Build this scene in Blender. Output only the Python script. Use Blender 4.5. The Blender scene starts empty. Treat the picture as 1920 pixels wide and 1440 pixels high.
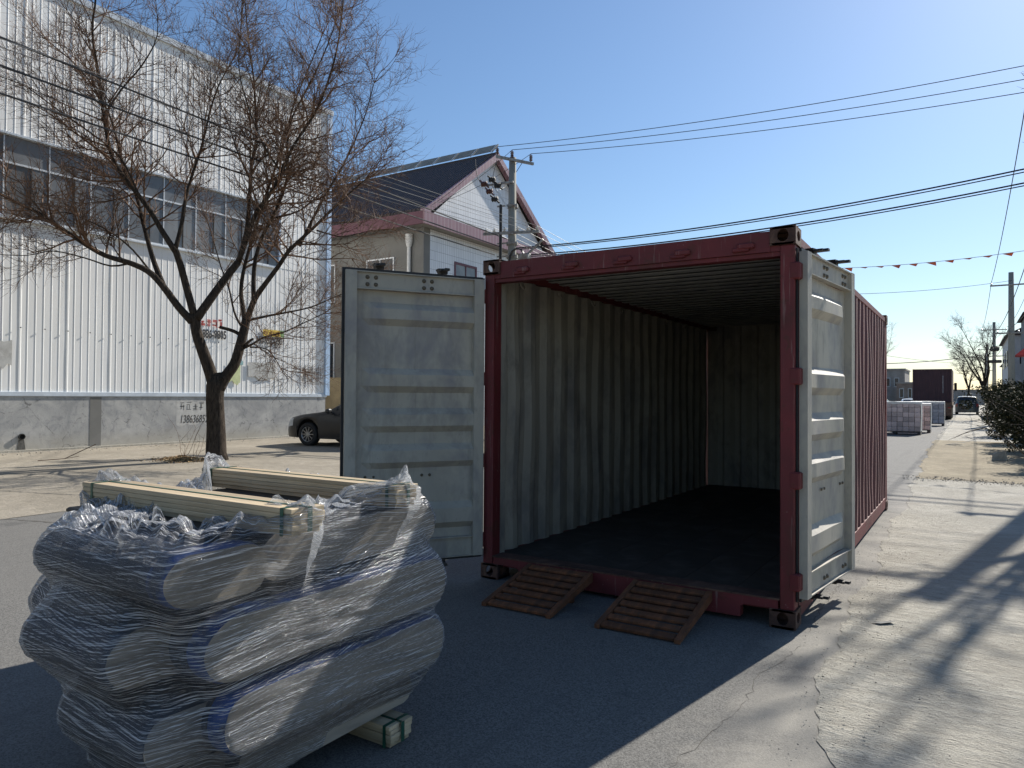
import bpy, math, random
import numpy as np
from mathutils import Vector, Matrix
R = math.radians
rnd = random.Random(7)
scene = bpy.context.scene
col = scene.collection

# ------------------------------------------------------------------ camera
cam_data = bpy.data.cameras.new("camera")
cam = bpy.data.objects.new("camera", cam_data)
col.objects.link(cam)
cam_data.sensor_fit = 'HORIZONTAL'
cam_data.sensor_width = 36.0
cam_data.lens = 36.0 * 1350.4 / 1920.0
cam_data.clip_start = 0.05
cam_data.clip_end = 3000
YAW, PIT, ROL, CZ = 0.56712, 0.01647, 0.00686, 1.4812
fw = Vector((-math.sin(YAW)*math.cos(PIT), math.cos(YAW)*math.cos(PIT), math.sin(PIT)))
r0 = Vector((math.cos(YAW), math.sin(YAW), 0))
u0 = r0.cross(fw)
rr = r0*math.cos(ROL) + u0*math.sin(ROL)
uu = rr.cross(fw)
cam.matrix_world = Matrix(((rr.x, uu.x, -fw.x, 0), (rr.y, uu.y, -fw.y, 0), (rr.z, uu.z, -fw.z, CZ), (0, 0, 0, 1)))
scene.camera = cam

# ------------------------------------------------------------------ sky, sun, exposure
SUN_AZ, SUN_EL = R(10.0), R(34.8)          # azimuth from +Y towards +X
world = bpy.data.worlds.new("World")
scene.world = world
world.use_nodes = True
wn = world.node_tree
for n in list(wn.nodes): wn.nodes.remove(n)
sky = wn.nodes.new("ShaderNodeTexSky")
sky.sky_type = 'NISHITA'
sky.sun_disc = False
sky.sun_elevation = SUN_EL
sky.sun_rotation = SUN_AZ
sky.altitude = 50
sky.air_density = 1.25
sky.dust_density = 0.35
sky.ozone_density = 6.0
bg = wn.nodes.new("ShaderNodeBackground")
bg.inputs['Strength'].default_value = 0.076
wo = wn.nodes.new("ShaderNodeOutputWorld")
wn.links.new(sky.outputs[0], bg.inputs['Color'])
wn.links.new(bg.outputs[0], wo.inputs['Surface'])

sun_data = bpy.data.lights.new("sun", 'SUN')
sun_data.energy = 4.8
sun_data.angle = R(0.53)
sun_data.color = (1.0, 0.95, 0.87)
sun = bpy.data.objects.new("sun", sun_data)
col.objects.link(sun)
sd = Vector((math.sin(SUN_AZ)*math.cos(SUN_EL), math.cos(SUN_AZ)*math.cos(SUN_EL), math.sin(SUN_EL)))
sun.rotation_euler = (-sd).to_track_quat('-Z', 'Y').to_euler()
sun.location = sd*60

scene.view_settings.view_transform = 'Standard'
scene.view_settings.look = 'None'
scene.view_settings.exposure = 0.68
scene.view_settings.gamma = 1.0
scene.view_settings.use_curve_mapping = False
scene.render.engine = 'CYCLES'
scene.cycles.max_bounces = 5
scene.cycles.diffuse_bounces = 3
scene.cycles.transparent_max_bounces = 8

# ------------------------------------------------------------------ helpers
class MB:
    def __init__(s): s.v=[]; s.f=[]; s.m=[]; s.uv=None
    def add(s, vs, fs, m=0):
        o=len(s.v); s.v.extend([tuple(p) for p in vs])
        for f in fs: s.f.append(tuple(i+o for i in f)); s.m.append(m)
    def box(s, x0,x1,y0,y1,z0,z1,m=0):
        s.add([(x0,y0,z0),(x1,y0,z0),(x1,y1,z0),(x0,y1,z0),(x0,y0,z1),(x1,y0,z1),(x1,y1,z1),(x0,y1,z1)],
              [(0,3,2,1),(4,5,6,7),(0,1,5,4),(1,2,6,5),(2,3,7,6),(3,0,4,7)],m)
    def bevbox(s,x0,x1,y0,y1,z0,z1,b=0.006,m=0):
        # box with chamfered vertical + horizontal edges (octagonal-style loft)
        X0,X1,Y0,Y1=x0,x1,y0,y1
        def ring(d,z): return [(X0+d+b*0,Y0+d+b,z),(X0+d+b,Y0+d,z),(X1-d-b,Y0+d,z),(X1-d,Y0+d+b,z),(X1-d,Y1-d-b,z),(X1-d-b,Y1-d,z),(X0+d+b,Y1-d,z),(X0+d,Y1-d-b,z)]
        vs=ring(b,z0)+ring(0,z0+b)+ring(0,z1-b)+ring(b,z1)
        fs=[tuple(range(7,-1,-1)),tuple(range(24,32))]
        for k in range(3):
            for i in range(8):
                j=(i+1)%8; fs.append((k*8+i,k*8+j,k*8+8+j,k*8+8+i))
        s.add(vs,fs,m)
    def obox(s, c, ax, ay, az, hx,hy,hz, m=0):
        c=Vector(c); ax=Vector(ax).normalized()*hx; ay=Vector(ay).normalized()*hy; az=Vector(az).normalized()*hz
        vs=[c+ax*i+ay*j+az*k for k in(-1,1) for j in(-1,1) for i in(-1,1)]
        s.add(vs,[(0,2,3,1),(4,5,7,6),(0,1,5,4),(1,3,7,5),(3,2,6,7),(2,0,4,6)],m)
    def beam(s,a,b,w,h,m=0,up=(0,0,1)):
        a=Vector(a);b=Vector(b);d=(b-a); L=d.length; d.normalize()
        sx=d.cross(Vector(up)); 
        if sx.length<1e-4: sx=d.cross(Vector((1,0,0)))
        sx.normalize(); uz=sx.cross(d)
        s.obox((a+b)/2,d,sx,uz,L/2,w/2,h/2,m)
    def tube(s,pts,rad,k=6,m=0,cap=True):
        pts=[Vector(p) for p in pts]; n=len(pts)
        if not hasattr(rad,'__len__'): rad=[rad]*n
        o=len(s.v); prev=None
        for i in range(n):
            t=(pts[min(i+1,n-1)]-pts[max(i-1,0)])
            if t.length<1e-9: t=Vector((0,0,1))
            t.normalize()
            if prev is None:
                a=t.cross(Vector((0,0,1)) if abs(t.z)<.9 else Vector((1,0,0))); a.normalize()
            else:
                a=prev-t*prev.dot(t)
                if a.length<1e-6: a=t.cross(Vector((.3,.8,.5)))
                a.normalize()
            prev=a; b=t.cross(a)
            for j in range(k):
                an=2*math.pi*j/k
                p=pts[i]+(a*math.cos(an)+b*math.sin(an))*rad[i]
                s.v.append((p.x,p.y,p.z))
        for i in range(n-1):
            for j in range(k):
                j2=(j+1)%k
                s.f.append((o+i*k+j,o+i*k+j2,o+(i+1)*k+j2,o+(i+1)*k+j)); s.m.append(m)
        if cap:
            s.f.append(tuple(o+j for j in range(k-1,-1,-1))); s.m.append(m)
            s.f.append(tuple(o+(n-1)*k+j for j in range(k))); s.m.append(m)
    def lathe(s,prof,k=24,m=0,axis='z',c=(0,0,0)):
        o=len(s.v)
        for (r,h) in prof:
            for j in range(k):
                an=2*math.pi*j/k; ca,sa=r*math.cos(an),r*math.sin(an)
                p={'z':(ca,sa,h),'y':(ca,h,sa),'x':(h,ca,sa)}[axis]
                s.v.append((p[0]+c[0],p[1]+c[1],p[2]+c[2]))
        for i in range(len(prof)-1):
            for j in range(k):
                j2=(j+1)%k
                s.f.append((o+i*k+j,o+i*k+j2,o+(i+1)*k+j2,o+(i+1)*k+j)); s.m.append(m)
    def prism(s,poly,a0,a1,axis='x',m=0):
        # poly in the two remaining axes order (x:(y,z)  y:(x,z)  z:(x,y))
        n=len(poly)
        def P(p,a): return {'x':(a,p[0],p[1]),'y':(p[0],a,p[1]),'z':(p[0],p[1],a)}[axis]
        vs=[P(p,a0) for p in poly]+[P(p,a1) for p in poly]
        fs=[tuple(range(n-1,-1,-1)),tuple(range(n,2*n))]+[(i,(i+1)%n,n+(i+1)%n,n+i) for i in range(n)]
        s.add(vs,fs,m)
    def plate_hole(s,o,u,v,n,w,h,cx,cy,rx,ry,t,m=0,seg=20):
        # w x h plate with an elliptical hole, thickness t against n
        o=Vector(o);u=Vector(u);v=Vector(v);n=Vector(n)
        outer=[];inner=[]
        for i in range(seg):
            a=2*math.pi*(i+.5)/seg; ca,sa=math.cos(a),math.sin(a)
            inner.append((cx+rx*ca,cy+ry*sa))
            tx=((w-cx) if ca>0 else cx)/max(abs(ca),1e-6); ty=((h-cy) if sa>0 else cy)/max(abs(sa),1e-6)
            tt=min(tx,ty); outer.append((cx+ca*tt,cy+sa*tt))
        vs=[]
        for L,d in((outer,0),(inner,0),(inner,t),(outer,t)):
            vs+= [o+u*p[0]+v*p[1]-n*d for p in L]
        fs=[]
        for q in range(3):
            for i in range(seg):
                j=(i+1)%seg; fs.append((q*seg+i,q*seg+j,(q+1)*seg+j,(q+1)*seg+i))
        s.add(vs,fs,m)

def mesh_of(mb, mats, smooth=False, off=(0,0,0)):
    me=bpy.data.meshes.new("mesh")
    v=np.array(mb.v,dtype=float)
    if len(v): v=v-np.array(off)
    me.from_pydata(v.tolist(),[],mb.f)
    if not isinstance(mats,(list,tuple)): mats=[mats]
    for m in mats: me.materials.append(m)
    if len(mats)>1: me.polygons.foreach_set('material_index',mb.m)
    if smooth: me.polygons.foreach_set('use_smooth',[True]*len(mb.f))
    me.update()
    return me
def wloc(o):
    p=Vector((0,0,0))
    while o is not None: p+=Vector(o.location); o=o.parent
    return p
def obj(name, mb, mats, parent=None, smooth=False, auto=None):
    """one mesh object; vertices of mb are in world space (parents are unrotated while building)"""
    off=wloc(parent) if parent else Vector((0,0,0))
    me=mesh_of(mb,mats,smooth,off)
    if auto is not None and hasattr(me,'set_sharp_from_angle'):
        me.polygons.foreach_set('use_smooth',[True]*len(mb.f)); me.set_sharp_from_angle(angle=R(auto))
    o=bpy.data.objects.new(name,me); col.objects.link(o)
    if parent: o.parent=parent
    return o
def inst(name, me, parent=None, loc=(0,0,0), rot=(0,0,0), scale=(1,1,1)):
    o=bpy.data.objects.new(name,me); col.objects.link(o)
    if parent: o.parent=parent
    o.location=loc; o.rotation_euler=rot; o.scale=scale
    return o
def thing(name,label,cat,loc=(0,0,0),group=None):
    o=bpy.data.objects.new(name,None); col.objects.link(o); o.location=loc
    o.empty_display_size=.2
    return tag(o,label,cat,group)
def tag(o,label,cat,group=None):
    o['label']=label; o['category']=cat
    if group: o['group']=group
    return o
def struct(o,label=None):
    o['kind']='structure'
    if label: o['label']=label
    return o

# ------------------------------------------------------------------ materials
class NT:
    def __init__(s,name):
        s.mat=bpy.data.materials.new(name); s.mat.use_nodes=True; s.t=s.mat.node_tree
        for n in list(s.t.nodes): s.t.nodes.remove(n)
        s.out=s.t.nodes.new('ShaderNodeOutputMaterial')
        s.b=s.t.nodes.new('ShaderNodeBsdfPrincipled')
        s.t.links.new(s.b.outputs[0],s.out.inputs[0])
        s._co=None
    def n(s,t,**k):
        n=s.t.nodes.new(t)
        for a,b in k.items():
            if a.startswith('i_'): n.inputs[a[2:].replace('_',' ')].default_value=b
            else: setattr(n,a,b)
        return n
    def l(s,a,b): s.t.links.new(a,b)
    def co(s,kind='Object'):
        if s._co is None: s._co=s.n('ShaderNodeTexCoord')
        return s._co.outputs[kind]
    def mapping(s,scale=(1,1,1),rot=(0,0,0),kind='Object',src=None):
        m=s.n('ShaderNodeMapping'); m.inputs['Scale'].default_value=scale; m.inputs['Rotation'].default_value=rot
        s.l(src if src is not None else s.co(kind),m.inputs['Vector']); return m.outputs[0]
    def noise(s,scale,detail=4,rough=.55,vec=None,dist=0):
        n=s.n('ShaderNodeTexNoise'); n.inputs['Scale'].default_value=scale; n.inputs['Detail'].default_value=min(detail,4)
        n.inputs['Roughness'].default_value=rough; n.inputs['Distortion'].default_value=dist
        s.l(vec if vec is not None else s.co(),n.inputs['Vector']); return n.outputs['Fac']
    def ramp(s,f,stops,interp='LINEAR'):
        r=s.n('ShaderNodeValToRGB'); cr=r.color_ramp; cr.interpolation=interp
        while len(cr.elements)<len(stops): cr.elements.new(.5)
        for e,(p,c) in zip(cr.elements,stops):
            e.position=p; e.color=(c,c,c,1) if not hasattr(c,'__len__') else (*c,1)
        s.l(f,r.inputs[0]); return r.outputs[0]
    def mix(s,f,a,b,mode='MIX'):
        m=s.n('ShaderNodeMix',data_type='RGBA',blend_type=mode)
        for sock,val in((m.inputs[0],f),(m.inputs[6],a),(m.inputs[7],b)):
            if hasattr(val,'is_output'): s.l(val,sock)
            elif hasattr(val,'__len__'): sock.default_value=(*val[:3],1)
            else: sock.default_value=val
        return m.outputs[2]
    def math(s,op,a,b=0.0,clamp=False):
        m=s.n('ShaderNodeMath',operation=op); m.use_clamp=clamp
        for sock,val in((m.inputs[0],a),(m.inputs[1],b)):
            if hasattr(val,'is_output'): s.l(val,sock)
            else: sock.default_value=val
        return m.outputs[0]
    def bump(s,h,strength=.3,dist=.01):
        b=s.n('ShaderNodeBump'); b.inputs['Strength'].default_value=strength; b.inputs['Distance'].default_value=dist
        s.l(h,b.inputs['Height']); s.l(b.outputs[0],s.b.inputs['Normal'])
    def set(s,**k):
        for a,v in k.items():
            sock=s.b.inputs[a.replace('_',' ')]
            if hasattr(v,'is_output'): s.l(v,sock)
            elif hasattr(v,'__len__'): sock.default_value=(*v[:3],1)
            else: sock.default_value=v
        return s
def sc(c,k): return tuple(min(1,x*k) for x in c)
def simple(name,c,rough=.6,var=.25,scale=3,fine=30,bump=.15,bd=.004,metal=0,spec=.5,rand=0.0,dirt=None,dirt_amt=.5,stretch=(1,1,1)):
    m=NT(name)
    v=m.mapping(stretch)
    n1=m.noise(scale,5,vec=v); n2=m.noise(fine,3,vec=v)
    colr=m.mix(m.ramp(n1,[(.3,0.),(.7,1.)]),sc(c,1-var),sc(c,1+var))
    colr=m.mix(m.math('MULTIPLY',m.ramp(n2,[(.35,0.),(.65,1.)]),.35),colr,sc(c,1-var*1.2))
    if dirt is not None:
        n3=m.noise(scale*.7,7,.65,vec=v,dist=.6)
        colr=m.mix(m.math('MULTIPLY',m.ramp(n3,[(.5,0.),(.62,1.)]),dirt_amt),colr,dirt)
    if rand>0:
        oi=m.n('ShaderNodeObjectInfo')
        hv=m.n('ShaderNodeHueSaturation'); m.l(colr,hv.inputs['Color'])
        m.l(m.math('ADD',m.math('MULTIPLY',oi.outputs['Random'],rand*2),1-rand),hv.inputs['Value']); colr=hv.outputs[0]
    m.set(Base_Color=colr,Roughness=rough,Metallic=metal)
    m.b.inputs['Specular IOR Level'].default_value=spec
    if bump>0: m.bump(n2,bump,bd)
    return m.mat

M={}
def mk_asphalt():
    m=NT('asphalt')
    g=m.noise(125,2,.65); g2=m.noise(300,2,.6); big=m.noise(.5,6,.6,dist=.5); mid=m.noise(4,5,.6)
    c=m.mix(m.ramp(g,[(.36,0.),(.64,1.)]),(.068,.066,.062),(.205,.198,.182))
    c=m.mix(m.math('MULTIPLY',m.ramp(g2,[(.52,0.),(.64,1.)]),.32),c,(.34,.33,.30))
    c=m.mix(m.math('MULTIPLY',m.ramp(big,[(.35,0.),(.7,1.)]),.35),c,(.165,.158,.145))
    c=m.mix(m.math('MULTIPLY',m.ramp(mid,[(.5,0.),(.75,1.)]),.25),c,(.12,.118,.115))
    oil=m.noise(1.9,4,.55,dist=.3)
    c=m.mix(m.math('MULTIPLY',m.ramp(oil,[(.62,0.),(.70,1.)]),.45),c,(.075,.073,.07))
    tyre=m.noise(1.0,3,.6,vec=m.mapping((5.5,.22,1),rot=(0,0,R(4))))
    c=m.mix(m.math('MULTIPLY',m.ramp(tyre,[(.56,0.),(.66,1.)]),.22),c,(.09,.088,.085))
    # dust blown in from the verge: grows towards the road edge in irregular tongues
    sx=m.n('ShaderNodeSeparateXYZ'); m.l(m.co(),sx.inputs[0])
    e=m.math('ADD',sx.outputs[0],m.math('MULTIPLY',m.noise(1.1,8,.7,dist=.8),1.5))
    dust=m.ramp(m.math('ADD',e,.85),[(.55,0.),(1.0,1.)])
    c=m.mix(m.math('MULTIPLY',dust,.6),c,(.36,.335,.285))
    m.set(Base_Color=c,Roughness=.9)
    m.b.inputs['Specular IOR Level'].default_value=.25
    m.bump(m.math('ADD',g,m.math('MULTIPLY',g2,.5)),.5,.005)
    return m.mat
def mk_slab():
    m=NT('dusty_concrete')
    v=m.mapping((1,2.2,1))
    g=m.noise(160,3,.7); mid=m.noise(7,7,.68,vec=v,dist=.5); big=m.noise(.9,6,.6,dist=.8); sp=m.noise(34,4,.75,vec=v)
    c=m.mix(m.ramp(mid,[(.3,0.),(.7,1.)]),(.37,.345,.29),(.56,.53,.455))
    c=m.mix(m.math('MULTIPLY',m.ramp(big,[(.40,0.),(.60,1.)]),.55),c,(.32,.295,.245))
    c=m.mix(m.math('MULTIPLY',m.ramp(sp,[(.57,0.),(.68,1.)]),.7),c,(.12,.112,.10))
    c=m.mix(m.math('MULTIPLY',m.ramp(g,[(.4,0.),(.75,1.)]),.25),c,(.2,.19,.17))
    m.set(Base_Color=c,Roughness=.92); m.b.inputs['Specular IOR Level'].default_value=.2
    m.bump(m.math('ADD',mid,m.math('MULTIPLY',sp,.7)),1.0,.03)
    return m.mat
def mk_dirt(name,a,b,dk):
    m=NT(name)
    mid=m.noise(5,7,.68,dist=.5); big=m.noise(.6,6,.6,dist=.8); sp=m.noise(30,4,.75)
    c=m.mix(m.ramp(mid,[(.3,0.),(.7,1.)]),a,b)
    c=m.mix(m.math('MULTIPLY',m.ramp(big,[(.4,0.),(.62,1.)]),.6),c,sc(a,.75))
    c=m.mix(m.math('MULTIPLY',m.ramp(sp,[(.55,0.),(.7,1.)]),.6),c,dk)
    m.set(Base_Color=c,Roughness=.95); m.b.inputs['Specular IOR Level'].default_value=.15
    m.bump(m.math('ADD',mid,m.math('MULTIPLY',sp,.5)),.8,.03)
    return m.mat
M['asphalt']=mk_asphalt()
M['slab']=mk_slab()
M['dirt']=mk_dirt('path_dirt',(.25,.21,.145),(.36,.31,.22),(.13,.11,.08))
M['yard']=mk_dirt('yard_concrete',(.27,.24,.19),(.36,.32,.26),(.16,.14,.11))
M['field']=mk_dirt('ground_earth',(.26,.23,.17),(.34,.30,.22),(.14,.12,.09))
M['crack']=simple('crack_dark',(.10,.092,.078),.95,.3,20,60)
def mk_red(name='container_red',r0=.5,r1=.72,sp=.35):
    m=NT(name)
    n1=m.noise(2.2,6,.6,dist=.6); n2=m.noise(28,5,.7); n3=m.noise(6,7,.75,dist=1.2)
    c=m.mix(m.ramp(n1,[(.3,0.),(.7,1.)]),(.105,.017,.019),(.165,.029,.031))
    c=m.mix(m.math('MULTIPLY',m.ramp(n3,[(.56,0.),(.64,1.)]),.6),c,(.085,.028,.018))
    c=m.mix(m.math('MULTIPLY',m.ramp(n2,[(.68,0.),(.72,1.)]),.45),c,(.40,.30,.27))
    v2=m.mapping((26,26,1.3)); s_=m.noise(1.0,4,.75,vec=v2)
    c=m.mix(m.math('MULTIPLY',m.ramp(s_,[(.60,0.),(.66,1.)]),.55),c,(.27,.17,.15))
    c=m.mix(m.math('MULTIPLY',m.ramp(m.noise(1.3,4,.7,dist=1.),[(.55,0.),(.7,1.)]),.5),c,(.055,.022,.016))
    m.set(Base_Color=c,Roughness=m.ramp(n1,[(.2,r0),(.8,r1)])); m.b.inputs['Specular IOR Level'].default_value=sp
    m.bump(n3,.18,.006); return m.mat
M['red']=mk_red()
M['redside']=simple('container_side_shade_maroon',(.080,.012,.018),.6,.2,2,25,.1,dirt=(.045,.013,.012))  # darker red: the shade on the corrugation slopes is put into the colour
M['crown']=simple('sunlit_faded_red',(.24,.11,.10),.7,.25,3,25,.1,dirt=(.10,.03,.03),stretch=(1,1,.3))  # faded paint plus painted-in sunlight on the outward crown faces
M['castrust']=simple('casting_rust',(.085,.042,.030),.85,.5,9,45,.5,.006,dirt=(.16,.09,.06),dirt_amt=.6)
def mk_white(name,base,dk):
    m=NT(name)
    v=m.mapping((1,1,.45))
    n1=m.noise(1.6,6,.6,dist=.2,vec=v); n2=m.noise(4.5,7,.75,dist=.3,vec=v); n3=m.noise(40,4,.75)
    c=m.mix(m.ramp(n1,[(.35,0.),(.65,1.)]),sc(base,.80),base)
    n5=m.noise(1.4,4,.7,dist=.35,vec=m.mapping((1.6,1.6,1.0)))
    c=m.mix(m.math('MULTIPLY',m.ramp(n5,[(.48,0.),(.66,1.)]),.75),c,(dk[0]*.92,dk[1]*.95,dk[2]*1.12))
    c=m.mix(m.math('MULTIPLY',m.ramp(n2,[(.5,0.),(.66,1.)]),.6),c,dk)
    c=m.mix(m.math('MULTIPLY',m.ramp(n3,[(.66,0.),(.73,1.)]),.5),c,(.09,.07,.055))
    # vertical scrapes
    v2=m.mapping((14,14,.6)); s=m.noise(1.0,5,.75,vec=v2)
    c=m.mix(m.math('MULTIPLY',m.ramp(s,[(.62,0.),(.72,1.)]),.35),c,sc(dk,.7))
    m.set(Base_Color=c,Roughness=.6); m.b.inputs['Specular IOR Level'].default_value=.35
    m.bump(m.math('ADD',n2,m.math('MULTIPLY',n3,.3)),.2,.006); return m.mat
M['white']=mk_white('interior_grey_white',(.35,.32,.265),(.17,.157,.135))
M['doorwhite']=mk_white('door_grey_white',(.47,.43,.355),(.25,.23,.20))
M['ceil']=mk_white('ceiling_lit_grey_white',(.62,.60,.54),(.42,.40,.36))  # paler than the wall paint: light on the ceiling is put into the colour
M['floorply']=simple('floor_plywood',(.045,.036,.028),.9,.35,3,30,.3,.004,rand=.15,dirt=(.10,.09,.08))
M['gasket']=simple('rubber_gasket',(.012,.013,.016),.55,.3,8,40,.1)
M['bolt']=simple('old_bolt',(.16,.13,.09),.6,.4,30,80,.2,metal=.4)
M['zinc']=simple('galvanised_bar',(.32,.31,.29),.55,.3,10,40,.1,metal=.5,dirt=(.16,.09,.05))
M['darksteel']=simple('dark_steel',(.035,.033,.032),.6,.3,10,50,.1,metal=.3)
M['rust']=simple('rusty_timber',(.155,.060,.026),.85,.45,7,45,.5,.006,rand=.2,dirt=(.06,.035,.022),stretch=(3,1,1))
M['wood']=simple('pale_plywood',(.50,.395,.255),.7,.25,6,50,.3,.003,rand=.22,dirt=(.28,.17,.08),dirt_amt=.35,stretch=(.35,4,6))
M['strap']=simple('green_strap',(.02,.09,.055),.35,.2,20,80,.05)
M['navy']=simple('navy_fabric',(.030,.036,.052),.55,.4,5,40,.4,.01,dirt=(.10,.097,.095),dirt_amt=.5)
M['blue']=simple('blue_sheet',(.022,.075,.27),.4,.3,6,40,.2,.006,dirt=(.03,.035,.05),dirt_amt=.9)
M['card']=simple('cardboard_grey',(.33,.29,.235),.8,.25,5,40,.3,.006,dirt=(.14,.12,.10),stretch=(1,.5,3))
M['black']=simple('black_sheet',(.010,.010,.011),.5,.3,9,40,.3)
def mk_film():
    m=NT('stretch_film')
    uv=m.co('UV')
    def streak(su,sv,rot,seed):
        mp=m.n('ShaderNodeMapping'); mp.inputs['Scale'].default_value=(su,sv,1); mp.inputs['Rotation'].default_value=(0,0,rot); mp.inputs['Location'].default_value=(seed,seed*.7,0)
        # warp
        w=m.n('ShaderNodeTexNoise'); w.inputs['Scale'].default_value=1.3; w.inputs['Detail'].default_value=2
        m.l(uv,w.inputs['Vector'])
        va=m.n('ShaderNodeVectorMath',operation='MULTIPLY_ADD'); m.l(w.outputs['Color'],va.inputs[0]); va.inputs[1].default_value=(.0,.07,0); m.l(uv,va.inputs[2])
        m.l(va.outputs[0],mp.inputs['Vector'])
        n=m.n('ShaderNodeTexNoise'); n.inputs['Scale'].default_value=1; n.inputs['Detail'].default_value=3; n.inputs['Roughness'].default_value=.65
        m.l(mp.outputs[0],n.inputs['Vector']); return n.outputs['Fac']
    s1=streak(.5,180,0.0,3.1); s2=streak(.65,270,0.0,9.4)
    # rotated sets: pre-rotate uv by using mapping rotation on unscaled coords
    def rstreak(su,sv,rot,seed):
        a=m.n('ShaderNodeMapping'); a.inputs['Rotation'].default_value=(0,0,rot); m.l(uv,a.inputs['Vector'])
        b=m.n('ShaderNodeMapping'); b.inputs['Scale'].default_value=(su,sv,1); b.inputs['Location'].default_value=(seed,seed,0); m.l(a.outputs[0],b.inputs['Vector'])
        n=m.n('ShaderNodeTexNoise'); n.inputs['Scale'].default_value=1; n.inputs['Detail'].default_value=3; n.inputs['Roughness'].default_value=.6
        m.l(b.outputs[0],n.inputs['Vector']); return n.outputs['Fac']
    s3=rstreak(.55,200,R(-9),4.2); s4=rstreak(.55,250,R(6),1.7)
    lay=m.noise(2.2,3,.5,vec=uv)
    st=m.mix(m.ramp(lay,[(.4,0.),(.6,1.)]),m.mix(.5,s1,s3),m.mix(.5,s2,s4))
    op=m.ramp(st,[(.40,.10),(.49,.28),(.55,.70),(.61,.97)])
    wide=m.noise(3.0,4,.6,vec=m.mapping((.6,6,1),src=uv))
    op=m.math('MULTIPLY',op,m.ramp(wide,[(.3,.62),(.7,1.1)]))
    lw=m.n('ShaderNodeFresnel'); lw.inputs['IOR'].default_value=1.45
    op=m.math('ADD',op,m.math('MULTIPLY',lw.outputs[0],.55),clamp=True)
    tr=m.n('ShaderNodeBsdfTransparent'); tr.inputs[0].default_value=(.93,.94,.95,1)
    m.set(Base_Color=m.ramp(st,[(.40,(.11,.112,.118)),(.50,(.27,.273,.285)),(.58,(.84,.85,.87))]),Roughness=.10)
    m.b.inputs['Specular IOR Level'].default_value=.8
    m.bump(st,1.0,.012)
    tl=m.n('ShaderNodeBsdfTranslucent'); tl.inputs[0].default_value=(.75,.78,.82,1)
    mx=m.n('ShaderNodeMixShader'); mx.inputs[0].default_value=.25
    m.l(m.b.outputs[0],mx.inputs[1]); m.l(tl.outputs[0],mx.inputs[2])
    ms=m.n('ShaderNodeMixShader'); m.l(op,ms.inputs[0]); m.l(tr.outputs[0],ms.inputs[1]); m.l(mx.outputs[0],ms.inputs[2])
    m.l(ms.outputs[0],m.out.inputs[0])
    return m.mat
M['film']=mk_film()
M['sheet']=simple('white_sheet_steel',(.83,.82,.79),.5,.05,.8,14,.03,.003,dirt=(.66,.65,.61),dirt_amt=.4,stretch=(1,1,.25),rand=.035)
M['trimblue']=simple('pale_blue_trim',(.42,.56,.74),.45,.12,3,20,.05)
M['trimgrey']=simple('grey_trim',(.50,.55,.60),.45,.12,3,20,.05)
def mk_plinth():
    m=NT('plinth_concrete')
    v=m.mapping((1,1,1)); n1=m.noise(1.1,7,.65,dist=.8); n2=m.noise(5,7,.7,dist=.6); n3=m.noise(50,4,.7)
    c=m.mix(m.ramp(n1,[(.35,0.),(.65,1.)]),(.30,.30,.295),(.46,.45,.425))
    c=m.mix(m.math('MULTIPLY',m.ramp(n2,[(.5,0.),(.66,1.)]),.55),c,(.22,.225,.235))
    sx=m.n('ShaderNodeSeparateXYZ'); m.l(m.co(),sx.inputs[0])
    h=m.math('ADD',sx.outputs[2],m.math('MULTIPLY',n1,.5))
    c=m.mix(m.math('MULTIPLY',m.ramp(h,[(.3,1.),(.75,0.)]),.6),c,(.46,.42,.34))
    c=m.mix(m.math('MULTIPLY',m.ramp(n3,[(.6,0.),(.7,1.)]),.3),c,(.17,.165,.16))
    vo=m.n('ShaderNodeTexVoronoi',feature='DISTANCE_TO_EDGE'); vo.inputs['Scale'].default_value=.9
    w=m.n('ShaderNodeVectorMath',operation='MULTIPLY_ADD'); nn=m.n('ShaderNodeTexNoise'); nn.inputs['Scale'].default_value=3; nn.inputs['Detail'].default_value=5
    m.l(m.co(),nn.inputs['Vector']); m.l(nn.outputs['Color'],w.inputs[0]); w.inputs[1].default_value=(.35,.35,.35); m.l(m.co(),w.inputs[2]); m.l(w.outputs[0],vo.inputs['Vector'])
    cr=m.math('MULTIPLY',m.ramp(vo.outputs['Distance'],[(.0,1.),(.012,0.)]),m.ramp(n2,[(.42,0.),(.6,1.)]))
    c=m.mix(m.math('MULTIPLY',cr,.75),c,(.10,.095,.09))
    m.set(Base_Color=c,Roughness=.9); m.b.inputs['Specular IOR Level'].default_value=.2
    m.bump(m.math('ADD',n2,m.math('MULTIPLY',n3,.4)),.4,.012); return m.mat
M['plinth']=mk_plinth()
M['glass']=simple('dusty_glass',(.17,.175,.18),.18,.25,.6,6,.0,dirt=(.27,.27,.26),dirt_amt=.6,stretch=(1,1,.5),rand=.25)
M['glassdark']=simple('dark_glass',(.02,.024,.03),.08,.2,1,6,.0)
M['alu']=simple('aluminium',(.62,.64,.66),.4,.08,5,30,.03,metal=.2)
def mk_bark():
    m=NT('bark')
    v=m.mapping((1,1,.22)); n1=m.noise(26,6,.7,vec=v,dist=.5); n2=m.noise(4,4,.6)
    c=m.mix(m.ramp(n1,[(.35,0.),(.68,1.)]),(.020,.016,.013),(.085,.066,.050))
    c=m.mix(m.math('MULTIPLY',m.ramp(n2,[(.4,0.),(.7,1.)]),.4),c,(.055,.042,.032))
    m.set(Base_Color=c,Roughness=.95); m.b.inputs['Specular IOR Level'].default_value=.15
    m.bump(n1,1.0,.03); return m.mat
M['bark']=mk_bark()
M['twig']=simple('twig_bark',(.15,.080,.042),.8,.5,.9,6,.0,rand=0)
M['twigfar']=simple('grey_twig',(.12,.095,.075),.85,.3,2,8,.0)
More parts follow.
